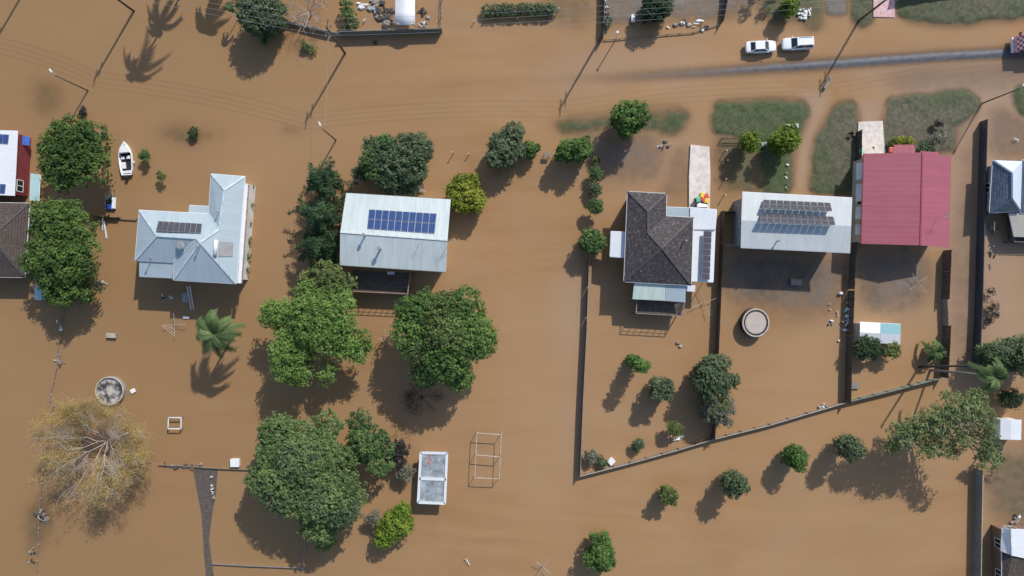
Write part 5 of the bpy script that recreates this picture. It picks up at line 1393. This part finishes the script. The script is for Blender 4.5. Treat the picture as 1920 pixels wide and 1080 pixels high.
# boat
p = W(239, 299); o = thing('motor_boat', 'white open motor boat moored beside the round dense tree', 'boat', (p.x, p.y, -.2), R(95), local=True)
def hull(s, zt, inset=0):
    out = []
    for x, y in ((-2.6, .78), (-1.6, .95), (-.4, 1.03), (.8, 1.0), (1.7, .74), (2.3, .38), (2.7, .05)): out.append((x * s, (y - inset) * s if y > inset else .02, zt))
    return out + [(x, -y, z) for x, y, z in reversed(out)]
b = MB(); rs = [hull(.86, 0), hull(.97, .45), hull(1.0, .85), hull(.985, .9), hull(.93, .88, .03), hull(.90, .4, .05)]
b.loft(rs); obj('hull', b, M['white_paint'], o, True)
b = MB(); n_ = [(x * .93, y * .93, .9) for x, y in ((.95, .93), (1.7, .72), (2.3, .37), (2.7, .05), (2.7, -.05), (2.3, -.37), (1.7, -.72), (.95, -.93))]; b.prism([(x, y) for x, y, z in reversed(n_)], .82, .93); obj('foredeck', b, M['white_paint'], o, bevel=.02)
b = MB(); b.prism([(-2.2, -.78), (.9, -.85), (.9, .85), (-2.2, .78)], .40, .44); obj('cockpit_floor', b, M['steel_dark'], o)
b = MB(); b.loft([[(1.0, -.75, .93), (1.0, .75, .93), (.97, .75, .93), (.97, -.75, .93)], [(.75, -.68, 1.3), (.75, .68, 1.3), (.72, .68, 1.3), (.72, -.68, 1.3)]]); obj('windscreen', b, M['glass'], o)
for x, y, sx, sy in ((.2, .42, .5, .5), (.2, -.42, .5, .5), (-1.0, 0.38, 1.0, .5), (-2.05, 0, .4, 1.4)):
    b = MB(); b.box((x, y, .62), (sx, sy, .36)); obj('seat', b, M['white_paint'], o, bevel=.05)
b = MB(); b.box((-2.85, 0, .85), (.45, .4, .5)); b.box((-2.85, 0, .3), (.16, .14, .9)); obj('outboard_motor', b, M['steel_dark'], o, bevel=.05)
b = MB(); b.tube([(2.6, 0, .95), (3.2, .05, 1.0)], .04, 6); b.tube([(2.2, .35, .93), (2.3, .32, 1.2), (2.75, 0, 1.25), (2.3, -.32, 1.2), (2.2, -.35, .93)], .025, 5); obj('bow_rail', b, M['steel_grey'], o)
b = MB(); b.tube([(-.6, -1.05, .7), (-.6, -1.3, .6)], .13, 8); obj('fender', b, M['white_paint'], o)

p = W(208, 380); o = thing('box_trailer', 'small dark trailer with a white side and blue tarpaulin floating below the boat', 'trailer', (p.x, p.y, -.3), R(88), local=True)
b = MB(); b.box((0, 0, .5), (2.3, 1.2, .1)); obj('tray', b, M['steel_dark'], o)
b = MB(); b.loft([[(-1.0, -.55, .5), (.8, -.55, .5), (.8, -.95, .5), (-1.0, -.95, .5)], [(-.95, -.5, .95), (.75, -.5, .95), (.75, -.9, .95), (-.95, -.9, .95)]]); obj('white_box', b, M['white_paint'], o, bevel=.05)
for y in (.58, -.5):
    b = MB(); b.box((0, y, .68), (2.3, .05, .3)); obj('side_panel', b, M['steel_grey'], o)
b = MB(); b.loft([[( -1.15 + dx, -.45 + dy, .56) for dx, dy in ((0, 0), (.95, .05), (.9, .95), (0, .9))], [(-1.0 + dx, -.3 + dy, .95) for dx, dy in ((0, 0), (.6, .05), (.55, .6), (0, .55))]]); obj('tarpaulin', b, M['blue_tarp'], o, True, .08)
for x, y in ((.1, .2), (.6, .3), (.5, -.2), (.9, .1)):
    b = MB(); b.box((x, y, .66), (.35, .3, .25), x); obj('load', b, M['steel_grey'] if x > .55 else M['timber_dark'], o)
b = MB(); b.tube([(1.15, .4, .5), (1.9, 0, .5), (1.15, -.4, .5)], .05, 6); obj('drawbar', b, M['steel_grey'], o)

# ------------------------------------------------------------------ yard objects
def hoist(label, px, py, rpx, rz, hgt=1.0):
    p = W(px, py, hgt); o = thing('clothes_hoist', label, 'clothes line', (p.x, p.y, -.8), rz, 'rotary clothes lines', local=True)
    b = MB(); b.tube([(0, 0, 0), (0, 0, hgt + .9)], .045, 8); obj('mast', b, M['steel_grey'], o)
    L = rpx / PPM
    for k in range(4):
        a = k * math.pi / 2; b = MB(); b.tube([(0, 0, hgt + .55), (math.cos(a) * L, math.sin(a) * L, hgt + .8)], .035, 5); obj('arm', b, M['timber_pale'], o)
    b = MB()
    for f in (.45, .7, .97):
        pts = [(math.cos(k * math.pi / 2) * L * f, math.sin(k * math.pi / 2) * L * f, hgt + .55 + .25 * f) for k in range(5)]; b.tube(pts, .008, 3)
    obj('line', b, M['steel_grey'], o)
hoist('rotary clothes hoist below the pale blue roofed house', 326, 609, 22, .05)
hoist('rotary clothes hoist between the billowing and the rounded trees', 724, 632, 15, .2)
hoist('rotary clothes hoist right of the dark tiled house patio', 1322, 567, 27, .35, .9)
hoist('rotary clothes hoist in the yard behind the red roofed house', 1724, 530, 22, .65, .9)
hoist('rotary clothes hoist at the bottom edge in open water', 1018, 1064, 16, .9, 1.2)

# trampoline
p = W(1417, 605, 1.5); o = thing('trampoline', 'round trampoline with a pale mat in the middle yard', 'trampoline', (p.x, p.y, -.8), 0, local=True)
def ringtube(b, r, z, tr, n=28, el=1.0):
    b.tube([(math.cos(6.2832 * k / n) * r * el, math.sin(6.2832 * k / n) * r, z) for k in range(n + 1)], tr, 6, False)
b = MB(); b.prism([(math.cos(6.2832 * k / 28) * 1.72 * .95, math.sin(6.2832 * k / 28) * 1.72) for k in range(28)], 2.32, 2.34); obj('mat', b, M['trampoline_mat'], o)
def tring(r0, r1, z): return [[(math.cos(6.2832 * k / 28) * r * .95, math.sin(6.2832 * k / 28) * r, zz) for k in range(28)] for r, zz in ((r0, z), (r1, z), (r1 + .02, z - .08), (r0 + .02, z - .08), (r0, z))]
b = MB(); b.loft(tring(1.715, 1.98, 2.36), caps=False); obj('spring_cover', b, M['steel_dark'], o)
b = MB(); b.loft(tring(1.985, 2.2, 2.42), caps=False); obj('safety_pad', b, M['timber_pale'], o)
b = MB(); b.loft([[(math.cos(6.2832 * k / 28) * r * .95, math.sin(6.2832 * k / 28) * r, z) for k in range(28)] for r, z in ((2.2, .9), (2.2, 2.33))], caps=False); obj('skirt', b, M['steel_dark'], o)
for k in range(6):
    a = 6.2832 * k / 6; b = MB(); x, y = math.cos(a) * 2.14 * .95, math.sin(a) * 2.14
    b.tube([(x, y, 0), (x, y, 2.3)], .05, 6); obj('leg', b, M['steel_dark'], o)
b = MB()
for s_ in (-.25, .25): b.beam((2.1, s_, 2.2), (2.75, s_, .7), .07, .07)
for k in range(4): b.beam((2.2 + .15 * k, -.25, 2.0 - .35 * k), (2.2 + .15 * k, .25, 2.0 - .35 * k), .12, .05)
obj('step_ladder', b, M['timber_dark'], o)

# round water tank with debris on top
p = W(206, 733, .6); o = thing('garden_pool', 'round above ground pool full of silty scum near the autumn tree', 'pool', (p.x, p.y, -.8), 0, local=True)
b = MB(); n_ = 32
b.loft([[(math.cos(6.2832 * k / n_) * r, math.sin(6.2832 * k / n_) * r, z) for k in range(n_)] for r, z in ((2.2, 0), (2.22, 1.5), (2.05, 1.5), (2.03, 1.2))], caps=False); obj('wall', b, M['wall_grey'], o)
b = MB(); ringtube(b, 2.14, 1.53, .1); obj('rim', b, M['timber_pale'], o, smooth=True)
def m_scum():
    b = NB('scummy_pool_cover'); tc = b.n('ShaderNodeTexCoord'); c = b.ramp(b.noise(tc.outputs['Object'], .8, 5, .65), [(0.4, (0.05, .05, .045)), (0.5, (.22, .21, .20)), (0.6, (.55, .52, .49))]); b.l(c, b.p.inputs['Base Color']); b.p.inputs['Roughness'].default_value = .5; return b.m
b = MB(); b.prism([(math.cos(6.2832 * k / n_) * 2.03, math.sin(6.2832 * k / n_) * 2.03) for k in range(n_)], 1.2, 1.3); obj('cover', b, m_scum(), o)
b = MB(); b.prism([(math.cos(6.2832 * k / 9) * (.55 + .12 * math.sin(k * 2.1)), math.sin(6.2832 * k / 9) * (.75 + .1 * math.cos(k * 3))) for k in range(9)], 1.3, 1.34); obj('silt_patch', b, M['timber_pale'], o)

# pipe frame
o = thing('pipe_frame', 'pale open pipe frame of an unfinished shelter in the brown water', 'frame', W(916, 860))
q = {}
for i, (x, y) in enumerate(((894, 812), (940, 815), (938, 857), (892, 853), (936, 898), (890, 896))): q[i] = W(x, y, 1.9)
for i, p in q.items(): b = MB(); b.tube([(p.x, p.y, -.8), p], .05, 6); obj('post', b, M['timber_pale'], o)
for a, c in ((0, 1), (2, 3), (4, 5), (0, 3), (3, 5), (1, 2), (2, 4)): b = MB(); b.tube([q[a], q[c]], .06, 6); obj('rail', b, M['timber_pale'], o)

# square frame stand
o = thing('square_frame', 'small square pipe stand in the palm shadow', 'frame', W(328, 794))
q = [W(x, y, .9) for x, y in ((316, 783), (340, 783), (339, 804), (315, 804))]
for i in range(4):
    b = MB(); b.tube([(q[i].x, q[i].y, -.8), q[i]], .05, 6); obj('leg', b, M['timber_grey'], o)
    b = MB(); b.beam(q[i], q[(i + 1) % 4], .16, .08); obj('rail', b, M['wall_white'], o)
b = MB()
for k in range(5): a = W(324 + 5 * k, 775, .9); b.beam(q[0].lerp(q[1], k / 4), q[0].lerp(q[1], k / 4) + Vector((.05, .75, 0)), .06, .04)
obj('slat_rack', b, M['timber_grey'], o)

def table(label, px, py, w_, d_, z, mat, rz=0, name='garden_table', cat='table', slats=True):
    p = W(px, py, z); o = thing(name, label, cat, (p.x, p.y, -.8), rz, local=True); b = MB()
    if slats:
        n = 5
        for k in range(n): b.box((0, d_ * ((k + .5) / n - .5), z + .8), (w_, d_ / n * .85, .05))
    else: b.box((0, 0, z + .8), (w_, d_, .06))
    obj('top', b, mat, o)
    for sx in (-1, 1):
        for sy in (-1, 1):
            b = MB(); b.box((sx * (w_ / 2 - .08), sy * (d_ / 2 - .08), (z + .78) / 2), (.07, .07, z + .78)); obj('leg', b, mat, o)
    return o
table('pale slatted garden table alone in the left yard', 208, 629, 1.5, .75, .5, M['timber_pale'], -.05)
table('small square table frame between the loose tree and the twin crowned tree', 1026, 290, 1.0, .7, .9, M['timber_grey'])
table('wet grey table in the shade behind the grey white roofed house', 1493, 529, 1.7, 1.0, .6, M['timber_grey'], -.05, slats=False)
t = table('white bench half hidden behind the bushy lawn tree', 1485, 236, 2.0, .6, .5, M['white_paint'], .05, 'garden_bench', 'bench')
table('weathered slatted bench beside the dark fence below the garden shed', 1603, 723, 1.5, 1.0, .35, M['timber_grey'], .03, 'garden_bench', 'bench')
table('low grey bench under the light green lawn tree', 1436, 270, 1.3, .6, .5, M['steel_grey'], .1, 'garden_bench', 'bench', False)
table('brown roadside seat beside the long pole shadow', 1552, 155, .5, 2.0, .5, M['timber_grey'], -.5, 'garden_bench', 'bench')

def box_thing(name, label, cat, px, py, size, z, mat, rz=0, lid=None):
    p = W(px, py, z + size[2]); o = thing(name, label, cat, (p.x, p.y, z), rz, local=True)
    b = MB(); b.loft([[(-x, -y, zz), (x, -y, zz), (x, y, zz), (-x, y, zz)] for x, y, zz in ((size[0] * .46, size[1] * .46, 0), (size[0] / 2, size[1] / 2, size[2]))]); obj('body', b, mat, o, bevel=.03)
    b = MB(); b.box((0, 0, size[2] + .04), (size[0] * 1.06, size[1] * 1.06, .07)); obj('lid', b, lid or mat, o, bevel=.02)
    return o
box_thing('water_tank', 'white square tank on the end of the rubbish strewn rail fence', 'tank', 440, 868, (1.3, 1.2, .9), -.3, M['white_paint'])
box_thing('storage_box', 'white box among the grey mud of the top yards', 'box', 1187, 34, (.5, 1.1, .6), -.1, M['white_paint'])
box_thing('storage_box', 'small pale box floating beside the silted pool', 'box', 249, 733, (.7, .6, .3), -.15, M['white_paint'], .5)
box_thing('storage_box', 'white crate floating below the pale blue roofed house', 'box', 349, 595, (.9, .35, .3), -.15, M['white_paint'], -.05)
box_thing('storage_box', 'grey crate beside the ladder behind the pale blue roofed house', 'box', 347, 558, (.9, 1.5, .4), -.2, M['wall_grey'])
box_thing('garden_tub', 'white round looking tub in the corner of the slanting fence', 'tub', 1146, 865, (.95, .95, .4), -.1, M['white_paint'], .78)

# ladder
o = thing('ladder', 'long white ladder lying behind the pale blue roofed house', 'ladder', W(357, 557))
a, b2 = W(353, 536, 1.4), W(361, 581, .15); sd = Vector((.22, .03, 0))
for s in (-1, 1): b = MB(); b.beam(a + sd * s, b2 + sd * s, .08, .08); obj('side_rail', b, M['white_paint'], o)
for k in range(1, 12): b = MB(); c = a.lerp(b2, k / 12); b.beam(c - sd, c + sd, .06, .04); obj('rung', b, M['white_paint'], o)
o = thing('plank_stack', 'two white boards leaning on the short dark fence by the big tree', 'boards', W(196, 425))
for (x0, y0, x1, y1) in ((193, 408, 192, 432), (195, 415, 200, 447)): b = MB(); b.beam(W(x0, y0, .5), W(x1, y1, .08), .22, .05); obj('board', b, M['white_paint'], o)

# stakes standing in the water
def stake(label, px, py, hgt, mat, lean=(0, 0)):
    p = W(px, py); o = thing('stake', label, 'stake', (p.x, p.y, -.8), group='stakes standing in the water')
    b = MB(); b.tube([(p.x, p.y, -.8), (p.x + lean[0], p.y + lean[1], hgt)], .07, 6); obj('shaft', b, mat, o)
    b = MB(); b.box((p.x + lean[0], p.y + lean[1], hgt), (.2, .2, .08)); obj('cap', b, M['timber_pale'], o)
stake('dark stake, left of a pair above the round yellow tree', 850, 288, 1.4, M['timber_dark']); stake('dark stake, right of a pair above the round yellow tree', 879, 290, .9, M['timber_dark'])
stake('short white topped stake right of the grey steel fence', 889, 42, .7, M['timber_pale']); stake('pale stake by the right end of the clipped hedge', 1047, 20, 1.0, M['timber_pale'])
for lab, x, y in (('first guard stake along the muddy lawn, nearest the rail fence', 1358, 285), ('second guard stake along the muddy lawn', 1360, 303), ('third guard stake along the muddy lawn', 1357, 338), ('last guard stake along the muddy lawn, nearest the house', 1356, 368)):
    stake(lab, x, y, 1.3, M['timber_dark'])
o = thing('white_post', 'tall thin white post standing in the top yards right of the dark fence', 'post', W(1155, 74)); b = MB(); b.tube([W(1155, 74, -.5), W(1158, 60, 4.2)], .08, 6); obj('shaft', b, M['white_paint'], o)
b = MB(); b.box(W(1158, 60, 4.25), (.3, .3, .12)); obj('cap', b, M['white_paint'], o)

# gum boots of rubbish: piles of broken boards and junk
def debris(label, px, py, n, spread, mats, seed, z=.0, size=.8, cat='debris', name='debris_pile', ang=None, sy=None):
    rnd = random.Random(seed); p = W(px, py); o = thing(name, label, cat, (p.x, p.y, z), rnd.uniform(0, .1), local=True)
    sx = spread / PPM; sy = (sy or spread) / PPM
    for k in range(n):
        b = MB(); L = size * rnd.uniform(.4, 1.3); a = rnd.uniform(0, 3.14) if ang is None else ang + rnd.gauss(0, .3)
        tl = Matrix.Rotation(rnd.uniform(-.3, .3), 3, 'Y')
        kx, ky = rnd.gauss(0, .5) * sx, rnd.gauss(0, .5) * sy
        if rnd.random() < .55: b.box((kx, ky, .06 + rnd.uniform(0, .3)), (L, rnd.uniform(.1, .25), .06), a, tl); nm = 'board'
        else:
            s = L * .45; b.loft([[(kx + math.cos(a + t) * s * f, ky + math.sin(a + t) * s * .8 * f, zz) for t in (0, 1.2, 2.2, 3.5, 4.9)] for f, zz in ((.9, 0), (1, .15), (.6, .32))]); nm = 'scrap'
        obj(nm, b, M[mats[rnd.randrange(len(mats))]], o)
    return o
mx = ['timber_pale', 'white_paint', 'timber_grey', 'timber_dark', 'steel_grey']
debris('blue and white junk heap beside the green shrubs in the top yard', 690, 14, 12, 22, ['blue_tarp', 'white_paint', 'steel_grey', 'timber_pale'], 1, 0, 1.2)
debris('dark brush heap left of the white curved shelter', 715, 24, 26, 20, ['timber_dark', 'timber_grey', 'bark_dark'], 2, 0, 1.4, sy=30)
debris('pale scrap right of the white curved shelter', 798, 42, 7, 10, mx, 3, 0, .8)
debris('dark crooked branches right of the white curved shelter', 791, 22, 6, 8, ['timber_dark', 'bark_dark'], 4, 0, 1.2, ang=1.2)
debris('white litter along the dark steel fence in the top yards', 1136, 12, 14, 7, ['white_paint', 'timber_pale', 'steel_grey'], 5, .05, .6, sy=34)
debris('row of washed up boards and litter in the top yards', 1290, 45, 16, 34, ['timber_grey', 'white_paint', 'timber_pale', 'timber_dark'], 6, 0, .8, sy=8, ang=-.3)
debris('lumpy litter end of the washed up row near the dark board fence', 1318, 55, 9, 12, ['white_paint', 'timber_dark', 'steel_grey'], 7, 0, .8)
debris('heap of white rubble beside the bright green tree', 1506, 27, 16, 13, ['white_paint', 'wall_white', 'steel_grey'], 8, .05, .8, sy=18)
debris('blue and white litter caught on the dark fence right of the trampoline yard', 1587, 600, 24, 8, ['white_paint', 'steel_grey', 'awning_blue', 'timber_pale'], 9, 0.2, .7, sy=60)
debris('scatter of white rubbish floating left of the dark fence', 1566, 608, 12, 12, mx, 10, 0, .6, sy=36)
debris('pale flotsam snagged on the flooded left fence', 112, 675, 9, 8, ['timber_pale', 'timber_grey', 'timber_dark'], 11, 0, .9, sy=14)
debris('string of small flotsam on the flooded left fence below the first snag', 101, 760, 8, 5, ['timber_pale', 'terracotta', 'timber_grey'], 12, 0, .6, sy=34)
debris('twiggy flotsam snagged below the half bare autumn tree at the left fence', 80, 964, 10, 12, ['timber_grey', 'timber_dark', 'timber_pale'], 13, 0, 1.2)
debris('small pink and white flotsam on the left fence below the tree shadow', 113, 612, 5, 4, ['timber_pale', 'white_paint', 'wall_pink'], 14, 0, .6, sy=14)
debris('white splintered flotsam floating right of the big left tree', 190, 530, 7, 15, mx, 15, 0, .8, sy=5)
debris('lone white flotsam piece in the open water at the bottom', 878, 1052, 3, 5, ['white_paint', 'timber_pale'], 16, 0, .9)
debris('small pale flotsam below the patio of the dark tiled house', 1275, 645, 3, 5, ['timber_pale', 'timber_grey'], 17, 0, .7)
debris('white flotsam caught on the bend of the slanting fence', 1545, 762, 8, 11, ['white_paint', 'timber_pale', 'timber_grey'], 18, 0, .9, sy=6)
debris('brown rubbish strip caught along the rail fence above the path', 355, 873, 16, 34, ['timber_grey', 'timber_dark'], 19, 0, .8, sy=5)
debris('white litter lying along the edge of the concrete path', 399, 915, 12, 4, ['white_paint', 'timber_pale'], 20, .03, .5, sy=30)
debris('grey stone pile beside the submerged lawn left of the concrete ramp', 1243, 272, 8, 14, ['timber_grey', 'steel_grey', 'timber_dark'], 21, -.1, .7, sy=7)
debris('small white scrap under the green shrub by the slanting fence', 1268, 822, 4, 7, ['white_paint', 'awning_blue'], 22, 0, .8)
debris('blue scrap caught in the pale wispy tree', 1350, 788, 2, 3, ['blue_tarp'], 23, 2.6, .7)
debris('white and grey junk by the wall at the lower right house', 1905, 974, 10, 12, mx, 24, 0, .9)
debris('pile of pale boards beside the corner of the white gable roof', 787, 352, 10, 9, ['white_paint', 'timber_pale', 'wall_white'], 25, .2, .9)
debris('litter in the shade below the pale blue roofed house', 310, 560, 7, 10, ['steel_grey', 'white_paint', 'timber_dark'], 26, 0, .7)
debris('white pots along the lawn edge of the muddy driveway', 1473, 325, 6, 4, ['white_paint', 'timber_pale'], 27, .1, .4, sy=42)
debris('dark tangle of branches over the bank by the concrete pad', 1592, 252, 8, 8, ['timber_dark', 'bark_dark'], 28, .1, 1.0)
debris('white round scrap on the pale ground right of the charcoal fence', 1906, 262, 3, 4, ['white_paint'], 29, 0, .7)
debris('washed up wrack of twigs on the far bank of the charcoal fence', 1858, 450, 14, 6, ['timber_dark', 'timber_grey', 'bark_dark'], 30, 0, .8, sy=60)
debris('dark wrack of twigs at the foot of the flooded left fence', 62, 1040, 10, 10, ['timber_grey', 'bark_dark'], 31, -.05, .7, sy=30)
